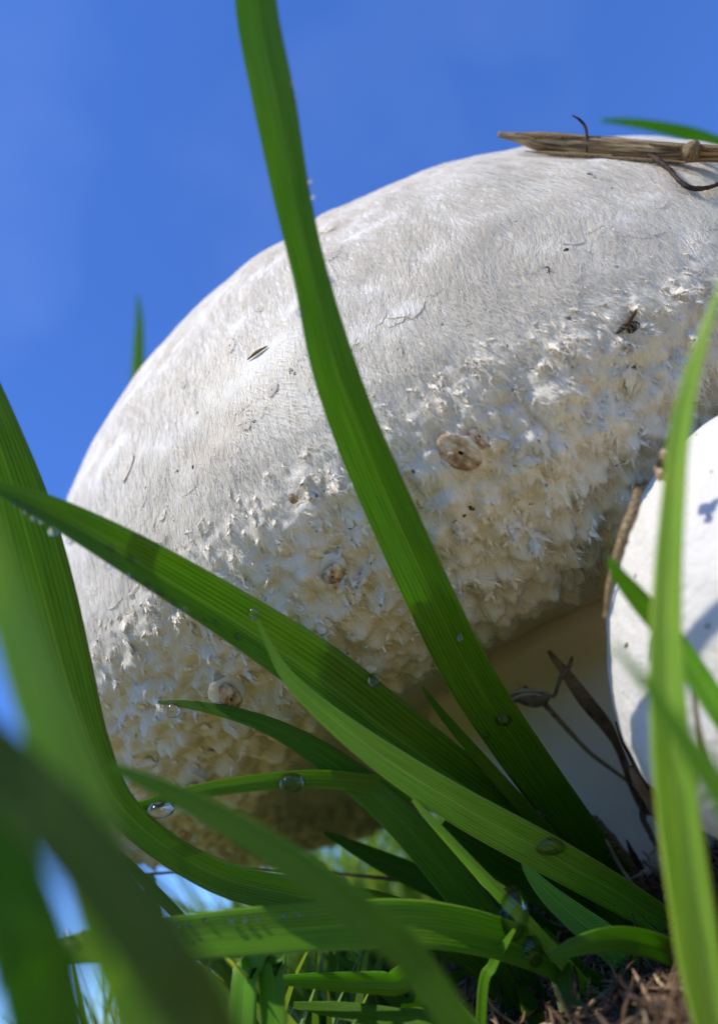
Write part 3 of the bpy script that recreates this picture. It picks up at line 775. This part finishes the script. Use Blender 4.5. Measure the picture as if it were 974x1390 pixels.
# dry straw on top of the cap: a split half-pipe with a frayed tip
def straw():
    base = on(CAP_BVH, 830, 222, 0.0)
    root = empty('dry_straw', base); tag(root, 'split brown dry grass stalk lying on top of the big cap', 'straw')
    cp = [(676, 182, 0, 7), (700, 186, 0, 12), (735, 192, 0, 24), (790, 199, 0, 30), (850, 205, 0, 31), (905, 208, 0, 28), (960, 208, 0, 22), (1040, 212, 0, 22)]
    dd = [project(next(h for h in (pick(CAP_BVH, x, y + w * .5 + q) for q in range(10, 80, 3)) if h)[0])[2] - .003 for x, y, d, w in cp]
    dd = np.polyval(np.polyfit([c[0] for c in cp], dd, 1), [c[0] for c in cp])
    cp = [(x, y, float(min(d, 1)), w) for (x, y, _, w), d in zip(cp, dd)]; sd_ = lambda x: float(np.interp(x, [c[0] for c in cp], dd)) - .002
    n, mm = 46, 12
    P3 = np.array([np.append(at(x, y, d), w * d / FPX / 2) for x, y, d, w in cp]); Q = catmull(P3, n)
    c = Q[:, :3]; r = Q[:, 3]; t = unit(np.gradient(c, axis=0)); v = unit(CAM - c); nn = unit(v - t * (v * t).sum(-1, keepdims=True)); s = np.cross(t, nn)
    a = np.linspace(-2.2, 2.0, mm); r_ = np.random.default_rng(3)
    rows = []
    for sc_ in (1.0, 0.8):
        k = sc_ * (1 + 0.06 * fbm(np.stack([np.broadcast_to(np.arange(n)[:, None] * .25, (n, mm)), np.broadcast_to(a[None] * 3, (n, mm)), np.zeros((n, mm))], -1), 2, 3))
        rows.append(c[:, None] + (r[:, None] * k)[..., None] * (np.sin(a)[None, :, None] * s[:, None] + np.cos(a)[None, :, None] * nn[:, None]))
    V_ = np.concatenate([rows[0].reshape(-1, 3), rows[1].reshape(-1, 3)]); o = n * mm
    F = []
    for i in range(n - 1):
        for j in range(mm - 1):
            q = i * mm + j; F += [(q, q + 1, q + mm + 1, q + mm), (q + o + mm, q + o + mm + 1, q + o + 1, q + o)]
        q = i * mm; F += [(q, q + mm, q + mm + o, q + o), (q + mm - 1 + o, q + 2 * mm - 1 + o, q + 2 * mm - 1, q + mm - 1)]
    for j in range(mm - 1): F += [(j + o, j + 1 + o, j + 1, j), ((n - 1) * mm + j, (n - 1) * mm + j + 1, (n - 1) * mm + j + 1 + o, (n - 1) * mm + j + o)]
    uv = np.stack([np.broadcast_to(np.linspace(0, 1, mm)[None], (n, mm)), np.broadcast_to(np.linspace(0, 1, n)[:, None] * 0.3, (n, mm))], -1).reshape(-1, 2)
    obj('stalk', mesh_np('stalk', V_, F, np.vstack([uv, uv])), M_STRAW, root)
    for sx, (x0, y0, x1, y1) in enumerate([(700, 176, 790, 180), (712, 200, 830, 206), (790, 206, 930, 215), (880, 190, 985, 196)]):   # split fibres along it
        tube('splinter', [at(x0, y0 + 5, sd_(x0)), at((x0 + x1) / 2, (y0 + y1) / 2 + 6, sd_((x0 + x1) / 2)), at(x1, y1 + 5, sd_(x1))], [.0001, .0005, .0002], M_STRAW, root, n=12, m=5, rough=.1, seed=sx)
    tube('node', [at(925, 204, sd_(925)), at(938, 205, sd_(938)), at(950, 206, sd_(950))], [.0012, .0018, .0012], M_STRAW, root, n=10, m=8, rough=.08)
    tube('side_twig', [at(794, 210, sd_(794)), at(796, 188, sd_(794)), at(794, 172, sd_(794)), at(786, 162, sd_(794)), at(776, 156, sd_(794))], [.0003, .0003, .00028, .00025, .0001], M_DARK, root, n=16, m=6)
straw()
th = tube('root_thread', [on(CAP_BVH, x, y, .0012) for x, y in ((872, 216), (890, 226), (905, 239), (918, 254), (936, 264), (960, 262), (985, 250))],
          [.0004, .0005, .0004, .00045, .0005, .0004, .0003], M_DARK, n=40, m=6, rough=.1)
tag(th, 'wiry dark root thread curling from under the straw down the cap', 'root')
th = tube('root_thread', [on(CAP_BVH, x, y, .0012) for x, y in ((930, 214), (950, 221), (975, 224), (1010, 220))], [.0004, .0006, .0005, .0003], M_DARK, n=20, m=6, rough=.1)
tag(th, 'short thicker brown thread sticking out below the straw node', 'root')

# ------------------------------------------------------------------ debris on the cap
def lump_mesh(seed, flat=0.5, rough=0.25):
    r_ = np.random.default_rng(seed); a = []
    nv, nu = 9, 12
    th_ = np.linspace(0.12, np.pi - 0.12, nv)[:, None]; p_ = np.linspace(0, 2 * np.pi, nu, endpoint=False)[None]
    d = np.stack([np.sin(th_) * np.cos(p_), np.sin(th_) * np.sin(p_), np.cos(th_) + 0 * p_], -1)
    k = 1 + rough * fbm(d * 1.7 + seed * 3.3, 3, seed)
    V_ = d * k[..., None] * np.array([1, 1, flat])
    F = list(map(tuple, grid_faces(nv, nu))) + [tuple(range(nu))[::-1], tuple((nv - 1) * nu + i for i in range(nu))]
    return V_.reshape(-1, 3), F
def lump(name, bvh, px, py, size, mat, parent=None, seed=0, flat=0.5, spin=0.0, rough=0.35, lift=0.0, me=None):
    p, n = pick(bvh, px, py)
    if me is None:
        v, f = lump_mesh(seed, flat, rough); me = mesh_np(name, v, f); me.materials.append(mat)
    return place(name, me, p + n * lift, n, down_at(p, n), size, parent, spin)

# cupped brown flakes (torn scales) : parts of the cap
def cup_flake(px, py, sx, sy, spin, seed):
    p, n = pick(CAP_BVH, px, py); d0 = 0.0
    v, f = flake_mesh(seed + 60, 2.0, 1.9, 0.55); v = v + np.array([0, 1.0, 0.1])
    me = mesh_np('torn_flake', v, f); me.materials.append(M_FIBRE)
    o = place('torn_flake', me, p + n * 0.0016, n, down_at(p, n), (sx * 1.35, sy * 1.35, sx), CAPO, spin)
    v, f = lump_mesh(seed, 0.28, 0.6); me = mesh_np('torn_flake_heart', v, f); me.materials.append(M_FLAKE1)
    return place('torn_flake_heart', me, p + n * 0.0026, n, down_at(p, n), (sx * 0.95, sy * 0.95, sx * 1.2), CAPO, spin)
cup_flake(455, 769, .0021, .0017, 0.5, 1)
cup_flake(306, 940, .0019, .0026, 0.2, 2)
cup_flake(264, 1056, .0014, .0020, 0.1, 3)
cup_flake(252, 1130, .0014, .0016, 0.4, 4)
for i, (px, py, s) in enumerate([(628, 612, .0024), (648, 598, .0012)]):
    lump('brown_stain', CAP_BVH, px, py, (s, s * 1.5, s * .2), M_FLAKE1, CAPO, 20 + i, 0.4, 0.4, lift=.0012)
for i, (px, py, s, k) in enumerate([(443, 312, .0016, 1.5), (452, 345, .0013, 1.9), (175, 635, .0010, 3.0), (250, 520, .0009, 1.6), (313, 470, .0011, 2.0), (540, 475, .0008, 2.2), (352, 420, .0010, 1.3), (335, 575, .0009, 1.6), (370, 530, .0010, 1.5), (222, 700, .0007, 1.5)]):
    lump('tan_patch', CAP_BVH, px, py, (s, s * k, s * .16), M_STAIN1, CAPO, 30 + i, 0.4, rng.normal(0, .4), lift=.00022)
sp_v, sp_f = lump_mesh(77, 0.6, 0.5); SPECK = mesh_np('speck', sp_v, sp_f); SPECK.materials.append(M_DARK1)
for i, (px, py, s) in enumerate([(768, 339, .00035), (744, 369, .0003), (800, 236, .0004), (806, 240, .0003), (772, 432, .00035), (836, 362, .00022), (240, 640, .0003), (262, 634, .00028),
                                 (430, 672, .0003), (395, 505, .0004), (400, 508, .0003), (345, 572, .0003), (336, 570, .00025), (480, 628, .00025), (198, 662, .0002), (268, 560, .00022), (600, 440, .00025),
                                 (688, 470, .00022), (705, 405, .0002), (640, 690, .0004), (630, 700, .0003), (560, 640, .0003), (830, 255, .0002), (700, 300, .0002)]):
    lump('speck', CAP_BVH, px, py, (s, s * 1.4, s), M_DARK, CAPO, me=SPECK, spin=rng.uniform(0, 3))
for i, (px, py, s) in enumerate([(400, 675, .0009)]):
    lump('brown_stain', CAP_BVH, px, py, (s, s * 1.1, s * .35), M_FLAKE1, CAPO, 24, 0.4, 0.4, lift=.0006)
o = lump('dark_crumb', CAP_BVH, 858, 444, (.0011, .0009, .0009), M_DARK1, None, 51, 0.7); tag(o, 'dark brown crumb of soil stuck on the shaded side of the big cap', 'crumb')
tag(tube('splinter', [on(CAP_BVH, 836, 455, .0004), on(CAP_BVH, 843, 442, .001), on(CAP_BVH, 849, 424, .0022)], [.0002, .0005, .0001], M_DARK, n=10, m=6, rough=.1),
    'dark splinter sticking up beside the soil crumb on the cap', 'splinter')
tag(tube('splinter', [on(CAP_BVH, 337, 490, .0003), on(CAP_BVH, 350, 481, .0005), on(CAP_BVH, 364, 471, .0003)], [.0001, .00035, .0001], M_STRAW, n=10, m=6),
    'tiny curved brown splinter on the sunlit upper cap', 'splinter')
tag(tube('splinter', [on(CAP_BVH, 738, 364, .0002), on(CAP_BVH, 744, 366, .0005), on(CAP_BVH, 745, 374, .0002)], [.00006, .00015, .00006], M_DARK, n=10, m=5),
    'hair-thin dark hook shaped splinter on the middle of the cap', 'splinter')

# debris on the button
for i, (px, py, s) in enumerate([(945, 590, .0003), (960, 700, .0003), (862, 782, .0004), (850, 876, .0007), (872, 925, .0004), (965, 640, .0003), (895, 760, .0002), (870, 900, .0002), (960, 850, .0004), (850, 1010, .00025), (868, 960, .0002), (845, 940, .0002)]):
    if pick(BUT_BVH, px, py): lump('speck', BUT_BVH, px, py, (s * .5, s * .8, s * .3), M_DARK, BCAP, me=SPECK, spin=rng.uniform(0, 3))

def edge_on(px, py, d): return at(px, py, d)
def drop_mesh(nv=12, nu=18):
    th_ = np.linspace(0.02, np.pi - 0.02, nv)[:, None]; p_ = np.linspace(0, 2 * np.pi, nu, endpoint=False)[None]
    d = np.stack([np.sin(th_) * np.cos(p_), np.sin(th_) * np.sin(p_), np.cos(th_) + 0 * p_], -1)
    F = list(map(tuple, grid_faces(nv, nu))) + [tuple(range(nu))[::-1], tuple((nv - 1) * nu + i for i in range(nu))]
    return d.reshape(-1, 3), F
DV, DF = drop_mesh(); DROP = mesh_np('dew_drop', DV, DF); DROP.materials.append(M_WATER)
DV2, DF2 = drop_mesh(20, 30)
w_ = 1 + 0.10 * fbm(DV2 * 1.3, 2, 5); DROPB = mesh_np('dew_drop', DV2 * w_[:, None], DF2); DROPB.materials.append(M_WATER)

def drop_at(p, r, sx=1.0, sy=1.0, sz=1.0, label=None, group=None, me=None, n=None):
    n = np.array([0, 0, 1.0]) if n is None else n
    o = place('dew_drop', me or DROP, p, n, np.array([1.0, 0.2, 0.1]), (r * sx, r * sy, r * sz), None)
    tag(o, label, 'droplet', group); return o

def edge_drops(key, t0, t1, count, side, rmin, rmax, label, group, out=0.6, seed=1):
    b = BLADES[key]; r_ = np.random.default_rng(seed); n = len(b['c'])
    for k in range(count):
        t = t0 + (t1 - t0) * (k + r_.uniform(-.35, .35)) / max(1, count - 1)
        i = int(np.clip(t, 0, 1) * (n - 1)); rd = r_.uniform(rmin, rmax)
        e = b['top'][i, 0 if side < 0 else -1]
        p = e + b['s'][i] * side * rd * out + b['n'][i] * rd * 0.3
        drop_at(p, rd, sz=r_.uniform(.9, 1.1), label=label, group=group)

# ------------------------------------------------------------------ dew
def depth_on(key, px, py, side=None):
    b = BLADES[key]; best = None
    for row in b['top'].reshape(-1, 3):
        x, y, d = project(row); q = (x - px) ** 2 + (y - py) ** 2
        if best is None or q < best[0]: best = (q, d, x, y)
    return best[1:]
def dew(key, px, py, rpx, label, sx=1.0, sy=1.0, group=None, front=0.6):
    d, ex, ey = depth_on(key, px, py); r = rpx * d / FPX
    off = math.hypot(px - ex, py - ey)
    if off > rpx * 0.8: px, py = ex + (px - ex) * rpx * 0.8 / off, ey + (py - ey) * rpx * 0.8 / off     # it touches the blade
    p = at(px, py, d - r * front)
    o = place('dew_drop', DROPB if rpx > 7 else DROP, p, unit(CAM - p), d2w([0, -1, 0]), (r * sx, r * sy, r * 0.85), None)
    tag(o, label, 'droplet', group)
G1 = 'dew beads along the folded blade'
for k, (px, py, r) in enumerate([(22, 684, 5), (37, 694, 6), (45, 703, 5), (72, 722, 7), (95, 737, 5), (146, 768, 6), (172, 782, 5), (180, 786, 5), (197, 797, 6), (218, 805, 5), (250, 828, 5),
                                 (262, 836, 4), (290, 846, 5), (322, 864, 5), (152, 746, 5), (178, 758, 4), (55, 708, 4), (236, 818, 4), (276, 843, 4), (205, 800, 3)]):
    dew('cross', px, py, r, 'clear dew bead hanging on the lower edge of the folded slanting blade', group=G1)
dew('cross', 508, 924, 9, 'round dew drop on the upper edge of the folded slanting blade')
dew('pale_tip', 344, 834, 8, 'dew drop held on the threadlike tip of the pale blade')
dew('arch', 396, 1063, 17, 'large clear dew drop clasping the middle of the narrow arching blade', 1.05, 0.75)
dew('arch', 218, 1100, 16, 'large clear dew drop under the outer end of the narrow arching blade', 1.1, 0.75)
dew('dark_tip', 234, 966, 10, 'round dew drop under the fine tip of the dark blade')
dew('main', 683, 974, 11, 'glossy round dew drop on the edge of the long broad blade beside the seed head')
dew('main', 652, 994, 5, 'small dew drop below the glossy round one on the long broad blade')
dew('main', 623, 868, 7, 'narrow dew drop running down the long broad blade over the dark veil', 0.6, 1.0)
dew('main', 737, 1108, 8, 'dew drop low on the long broad blade near the thatch')
for px, py, r in [(399, 120, 5), (401, 128, 4), (423, 248, 4), (425, 258, 4), (427, 267, 4), (449, 380, 4), (408, 428, 6), (446, 372, 3)]:
    dew('main', px, py, r, 'tiny dew bead high on the edge of the long broad blade', group='dew beads high on the long blade')
for px, py, r in [(806, 1162, 3), (814, 1168, 3), (822, 1170, 4), (818, 1160, 2.5), (826, 1163, 2.5), (800, 1155, 2.5), (830, 1173, 3), (812, 1156, 2)]:
    dew('main', px, py, r, 'tiny dew bead near the foot of the long broad blade', group='dew beads at the foot of the long blade')
dew('pale_tip', 742, 1148, 16, 'flat film of water lying across the pale green blade', 1.5, 0.8, front=0.1)
dew('sprout', 697, 1240, 26, 'biggest clear water drop hanging under the narrow light green shoot', 0.75, 1.3, front=0.1)
dew('sprout', 718, 1292, 20, 'second big water drop just below the biggest one', 0.9, 1.1, front=0.1)
for k in range(14):
    px = 95 + k * 24 + random.uniform(-8, 8)
    dew('level', px, 1268 - (px - 95) * 0.085 + random.uniform(-2, 2), random.uniform(2.5, 5), 'small dew bead along the upper edge of the level blade', group='dew beads on the level blade')

# ------------------------------------------------------------------ seed head, stalks and dead leaves round the foot
def seed_head():
    d = 0.150
    root = empty('seed_head', at(716, 946, d)); tag(root, 'small striped brown seed on a thin bent stalk in front of the stem', 'seed head')
    ctr = [(690, 949, 3), (696, 947, 8), (706, 945, 12), (718, 947, 15), (730, 948, 14), (740, 945, 10), (745, 941, 3)]
    V_, F, uv = tube_geom(np.array([at(x, y, d) for x, y, w in ctr]), np.array([w * d / FPX for x, y, w in ctr]), n=26, m=14, flat=0.8, rough=0.02)
    body = obj('husk', mesh_np('husk', V_, F, uv), M_SEED, root)
    tube('rim', [at(692, 942, d - .0014), at(704, 938, d - .0017), at(720, 937, d - .0018), at(735, 938, d - .0015), at(744, 943, d - .0006)], [.0002, .00035, .0004, .00035, .0002], M_SEEDRIM, body, n=18, m=6)
    tube('rim', [at(694, 950, d - .0014), at(706, 944, d - .0019), at(722, 942, d - .0021), at(738, 944, d - .0014)], [.0001, .00022, .00025, .0001], M_SEEDRIM, body, n=18, m=6)
    tube('stub', [at(709, 936, d), at(706, 930, d), at(699, 923, d)], [.0004, .0003, .0001], M_SEEDRIM, root, n=8, m=5)
    tube('stub', [at(714, 936, d), at(713, 931, d)], [.0005, .0004], M_SEED, root, n=5, m=5)
    tube('stalk', [at(738, 955, d), at(765, 985, d + .003), at(800, 1022, d + .006), at(840, 1052, d + .010), at(880, 1085, d + .016), at(905, 1120, d + .022)], [.0007, .0006, .0005, .00045, .0004, .0004], M_STRAW, root, n=30, m=6, rough=.06)
    tube('tendril', [at(743, 946, d), at(752, 944, d), at(756, 932, d), at(762, 918, d), at(772, 905, d), at(776, 892, d + .002)], [.0003, .0004, .0004, .0005, .0005, .0003], M_SEED, root, n=24, m=6)
seed_head()

def dead_leaf(label, cp, mat=None, name='dead_leaf', cat='dead leaf', **kw):
    Vv, F, uv, info = blade_geom(cp, n=26, m=5, root=False, clear=kw.pop('clear', False), **kw)
    root = info['c'][-1]; o = obj(name, mesh_np(name, Vv - root, F, uv), mat or M_THATCH); o.location = [float(q) for q in root]
    tag(o, label, cat); return o
dead_leaf('flat brown dead leaf leaning on the pale stem beside the button mushroom', [(744, 884, .150, 6), (768, 915, .150, 15), (795, 952, .151, 20), (822, 985, .153, 17), (840, 1018, .156, 10), (862, 1075, .162, 12), (890, 1130, .170, 12)], fold=.3)
dead_leaf('thin brown strip against the lower edge of the button mushroom', [(836, 980, .118, 4), (846, 1005, .118, 9), (856, 1028, .119, 6), (880, 1080, .122, 8), (905, 1130, .126, 8)], fold=.3)
dead_leaf('curved dry brown stalk bowed against the front of the button mushroom', [(937, 918, .082, 4), (942, 950, .082, 6), (948, 990, .082, 7), (960, 1030, .082, 8), (980, 1075, .082, 8), (1010, 1130, .083, 8)], mat=M_STRAW, fold=.6, clear=True)
o = tube('dry_stalk', [at(866, 664, .0935), at(860, 690, .0925), at(848, 722, .0915), at(838, 755, .0915), at(828, 790, .0915), at(822, 838, .092)], [.0005, .0007, .0007, .0006, .0005, .0003], M_STRAW, n=24, m=7, rough=.08, seed=4)
tag(o, 'thin brown stalk clinging to the shaded edge of the button mushroom', 'stalk')
def bud():
    p = at(899, 634, 0.091); root = empty('brown_bud', p); tag(root, 'dark reddish brown scaly bud lodged at the shoulder of the button mushroom', 'bud')
    for k, (x, y, w, h) in enumerate([(899, 640, 9, 14), (895, 630, 6, 9), (902, 622, 6, 12), (906, 640, 6, 12), (896, 645, 6, 8)]):
        v, f = lump_mesh(80 + k, 0.8, 0.5); me = mesh_np('bud_scale', v, f); me.materials.append(M_DARK1 if k % 2 else M_FLAKE1)
        q = at(x, y, 0.0905 - 0.0003 * k); place('bud_scale', me, q, unit(CAM - q), d2w([0.2, -1, 0]), (w * .091 / FPX, h * .091 / FPX, w * .091 / FPX), root)
bud()

GX = GROUND.data
gv = np.empty(len(GX.vertices) * 3, np.float32); GX.vertices.foreach_get('co', gv); gv = gv.reshape(-1, 3)
near = np.abs(gv - BASE).max(1) < 0.6
GB = BVHTree.FromPolygons([tuple(v) for v in gv.tolist()], [tuple(p.vertices) for p in GX.polygons if near[p.vertices[0]]])
def strand(p, d, L, w, seed):
    # n=6, m=5 gives 27 faces each
    r_ = np.random.default_rng(seed); d = unit(d); k = r_.normal(0, 0.25, 3)
    c = [p - d * L * .15, p + d * L * .25 + k * L * .1, p + d * L * .6 - k * L * .08, p + d * L * .85]
    return tube_geom(np.array(c), np.array([w, w * 1.1, w * .9, w * .35]), n=6, m=5, flat=r_.uniform(.25, .7), rough=.15, seed=seed)
def thatch():
    Vs, Fs, o = [], [], 0
    for k in range(6500):
        px, py = rng.uniform(560, 1150), rng.uniform(1080, 1500)
        h = pick(GB, px, py)
        if h is None: continue
        p = h[0] + np.array([0, 0, rng.uniform(-.001, .004)])
        if np.linalg.norm(p - CAM) < 0.10 or np.linalg.norm(p - CAM) > 0.3: continue
        d = np.array([rng.normal(0, .8), rng.normal(0, .8), rng.normal(.12, .28)])
        v, f, uv = strand(p, d, rng.uniform(.003, .010), rng.uniform(.00012, .00045), 1000 + k)
        Vs.append(v); Fs += [tuple(i + o for i in q) for q in f]; o += len(v)
    for k in range(2600):
        a, q = rng.uniform(0, 6.283), abs(rng.normal(0, .035)) + .012
        x, y = BASE[0] + q * math.cos(a), BASE[1] + q * math.sin(a)
        if math.hypot(x, y) < 0.11: continue
        p = np.array([x, y, float(ground_h(x, y)) + rng.uniform(-.001, .004)])
        d = np.array([rng.normal(0, .7), rng.normal(0, .7), rng.normal(.2, .35)])
        v, f, uv = strand(p, d, rng.uniform(.004, .016), rng.uniform(.0002, .0007), 5000 + k)
        Vs.append(v); Fs += [tuple(i + o for i in q_) for q_ in f]; o += len(v)
    me = mesh_np('thatch', np.concatenate(Vs), Fs)
    me.materials.append(M_THATCH); me.materials.append(M_SHRED); me.materials.append(M_DARK)
    mi = np.repeat(rng.choice(3, len(me.polygons) // 27 + 1, p=[.60, .10, .30]), 27)[:len(me.polygons)]
    me.polygons.foreach_set('material_index', mi.astype(np.int32))
    ob = obj('thatch', me, None); tag(ob, 'brown mat of shredded dead grass heaped round the stem foot', 'thatch', kind='stuff')
thatch()
for lab, pts, ws, mt in [
    ('broken brown stalk stump with a ragged end poking out of the thatch', [(803, 1110, .150), (822, 1135, .150), (848, 1170, .151), (880, 1225, .153)], [8, 11, 12, 9], M_STRAW),
    ('pale tan shred lying crosswise on top of the thatch', [(872, 1168, .146), (888, 1178, .145), (904, 1192, .145)], [5, 8, 6], M_SHRED),
    ('pale splinter pointing away from the broken stump', [(853, 1195, .143), (868, 1188, .143), (885, 1182, .143)], [2, 4, 1.5], M_SHRED),
    ('long thin tan straw bent down over the thatch', [(822, 1140, .143), (840, 1175, .142), (860, 1205, .141), (880, 1245, .141)], [2, 3, 3, 2], M_SHRED),
    ('dark spiky shred standing beside the broken stump', [(850, 1140, .148), (858, 1158, .148), (870, 1180, .148)], [1, 4, 5], M_DARK),
    ('looped brown stalk hanging in front of the lower stem', [(872, 1088, .150), (872, 1110, .150), (884, 1135, .150), (900, 1160, .150)], [4, 4, 4, 4], M_THATCH),
    ('ragged dark stalk splitting in two against the button mushroom', [(856, 1040, .115), (866, 1062, .115), (884, 1090, .116), (905, 1125, .118)], [3, 8, 9, 8], M_THATCH),
    ('second ragged stalk leaning on the button mushroom', [(868, 1018, .113), (878, 1045, .113), (892, 1080, .114), (910, 1120, .116)], [2, 6, 7, 7], M_DARK),
    ('short hooked dark stalk bent over against the button mushroom', [(882, 1036, .110), (878, 1012, .110), (873, 1000, .110), (884, 1006, .109), (896, 1014, .109)], [3, 3.5, 2.5, 3, 3], M_DARK),
    ('reddish brown dead shoot beside the upright pale blade', [(935, 1112, .105), (945, 1130, .105), (952, 1170, .105), (965, 1230, .106)], [8, 11, 10, 9], M_DARK),
    ('thin reddish dry stem running level beneath the cap', [(150, 1193, .16), (240, 1184, .16), (330, 1180, .16), (450, 1186, .16), (560, 1198, .16), (680, 1226, .16), (790, 1270, .162)], [3, 3, 3, 3.5, 4, 4, 4], M_THATCH),
    ('brown fibre crossing the dark veil beneath the cap', [(400, 988, .17), (470, 986, .17), (540, 990, .17), (610, 1010, .17), (700, 1080, .17), (780, 1180, .17)], [1, 1.5, 1.5, 2, 2, 2], M_DARK)]:
    P = [at(*q) for q in pts]; R_ = [w * q[2] / FPX / 1.0 for w, q in zip(ws, pts)]
    tag(tube('dry_shred', P, R_, mt, n=22, m=8, flat=.55, rough=.12, seed=len(lab)), lab, 'dry stalk', 'dry pieces round the stem foot')

# ------------------------------------------------------------------ short blades of the tuft and the field behind
def rand_blade(k):
    px, py = rng.uniform(330, 860), rng.uniform(1330, 1480)
    d = rng.uniform(.10, .19); L = rng.uniform(60, 190); lean = rng.normal(-0.35, 0.5)
    cp = []
    for f in np.linspace(1, 0, 5):
        cp.append((px + L * (math.sin(lean) * f + 0.35 * math.sin(lean) * f * f), py - L * f * math.cos(lean) * (1 - .25 * f), d + 0.01 * f, (6 + 20 * (1 - f) ** .6) * .13 / d))
    blade('tuft%d' % k, 'short green blade in the dense tuft round the stem foot', cp, tuple(np.array([1.0, 1.1, .7]) * rng.uniform(.7, 1.4)), n=20, m=5, roll=rng.normal(0, .5), fold=.25)['group'] = 'short blades of the tuft'
for k in range(34): rand_blade(k)

def field():
    Vs = []; n = 0
    K = 22000
    r = 0.30 + 6.0 * rng.random(K) ** 2.8; a = rng.uniform(-np.pi, np.pi, K)
    x, y = r * np.sin(a), r * np.cos(a)
    ok = (np.hypot(x - C0[0], y - C0[1]) > 0.19)
    ok &= ~((np.abs(a) < 0.9) & (r < 0.36))
    x, y, r, a = x[ok], y[ok], r[ok], a[ok]
    r2_ = 0.36 + 0.9 * rng.random(9000) ** 1.5; a2_ = rng.uniform(-.9, .9, 9000)          # a thicker, taller belt close behind the mushrooms
    x2, y2 = r2_ * np.sin(a2_), r2_ * np.cos(a2_)
    k2 = (np.hypot(x2 - C0[0], y2 - C0[1]) > 0.19) & np.array([project((u_, v_, .05))[0] > 290 for u_, v_ in zip(x2, y2)])
    tall = np.concatenate([np.ones(len(x)), np.full(k2.sum(), 1.6)])
    x = np.concatenate([x, x2[k2]]); y = np.concatenate([y, y2[k2]]); r = np.concatenate([r, r2_[k2]]); K = len(x)
    z = ground_h(x, y); H = rng.uniform(.03, .09, K) * (1 + .25 * sstep(.8, 3, r)) * tall; W = rng.uniform(.0011, .0026, K)
    hd = rng.uniform(0, 6.283, K); lean = rng.uniform(.1, .9, K)
    dx, dy = np.cos(hd), np.sin(hd); rows = []
    sd = rng.uniform(0, 6.283, K); sx_, sy_ = np.cos(sd), np.sin(sd)
    for f in np.linspace(0, 1, 5):
        c = np.stack([x + dx * H * lean * f * f, y + dy * H * lean * f * f, z - .004 + H * (f - .25 * lean * f * f)], -1)
        w = W * (1 - f ** 1.6) + .00008
        rows += [c - np.stack([sx_ * w, sy_ * w, 0 * w], -1), c + np.stack([sx_ * w, sy_ * w, 0 * w], -1)]
    Vv = np.stack(rows, 1).reshape(-1, 3); k = np.arange(K)[:, None] * 10
    F = np.concatenate([k + np.array([2 * i, 2 * i + 1, 2 * i + 3, 2 * i + 2]) for i in range(4)], 0)
    tag(obj('field_grass', mesh_np('field_grass', Vv, F), M_FIELD), 'sunlit blurred grass of the meadow behind the mushrooms', 'grass', kind='stuff')
field()

def undergrowth():
    """short shaded blades growing under the cap and round the stem"""
    rows_all = []; n = 0
    for k in range(6000):
        a, q = rng.uniform(0, 6.283), 0.035 + 0.17 * rng.random() ** .8
        x, y = BASE[0] - 0.01 + q * math.cos(a), BASE[1] + q * math.sin(a)
        if math.hypot(x, y) < 0.085: continue
        if x > BASE[0] - 0.07 and y < BASE[1]: continue            # bare thatch in front of the stem
        H = rng.uniform(.012, .034); hd = rng.uniform(0, 6.283); ln = rng.uniform(.1, .8) * H; z = float(ground_h(x, y)) - .003
        tip = np.array([x + math.cos(hd) * ln, y + math.sin(hd) * ln, z + H])
        px, py, d = project(tip)
        if d > 0 and -40 < px < 1010 and py < (1205 if px < 640 else 1400): continue
        if d > 0 and px > 640 and px < 1000 and project((x, y, z + .01))[1] < 1400: continue
        rows_all.append((x, y, z, H, hd, ln, rng.uniform(.0009, .002), rng.uniform(0, 3.14)))
    A = np.array(rows_all).T; x, y, z, H, hd, ln, W, sd = A; rows = []
    for f in np.linspace(0, 1, 5):
        c = np.stack([x + np.cos(hd) * ln * f * f, y + np.sin(hd) * ln * f * f, z + H * f], -1); w = W * (1 - f ** 1.6) + .00006
        s_ = np.stack([np.cos(sd) * w, np.sin(sd) * w, 0 * w], -1); rows += [c - s_, c + s_]
    Vv = np.stack(rows, 1).reshape(-1, 3); k = np.arange(len(x))[:, None] * 10
    F = np.concatenate([k + np.array([2 * i, 2 * i + 1, 2 * i + 3, 2 * i + 2]) for i in range(4)], 0)
    tag(obj('undergrowth', mesh_np('undergrowth', Vv, F), M_FIELD), 'short shaded grass growing under the big cap', 'grass', kind='stuff')
undergrowth()
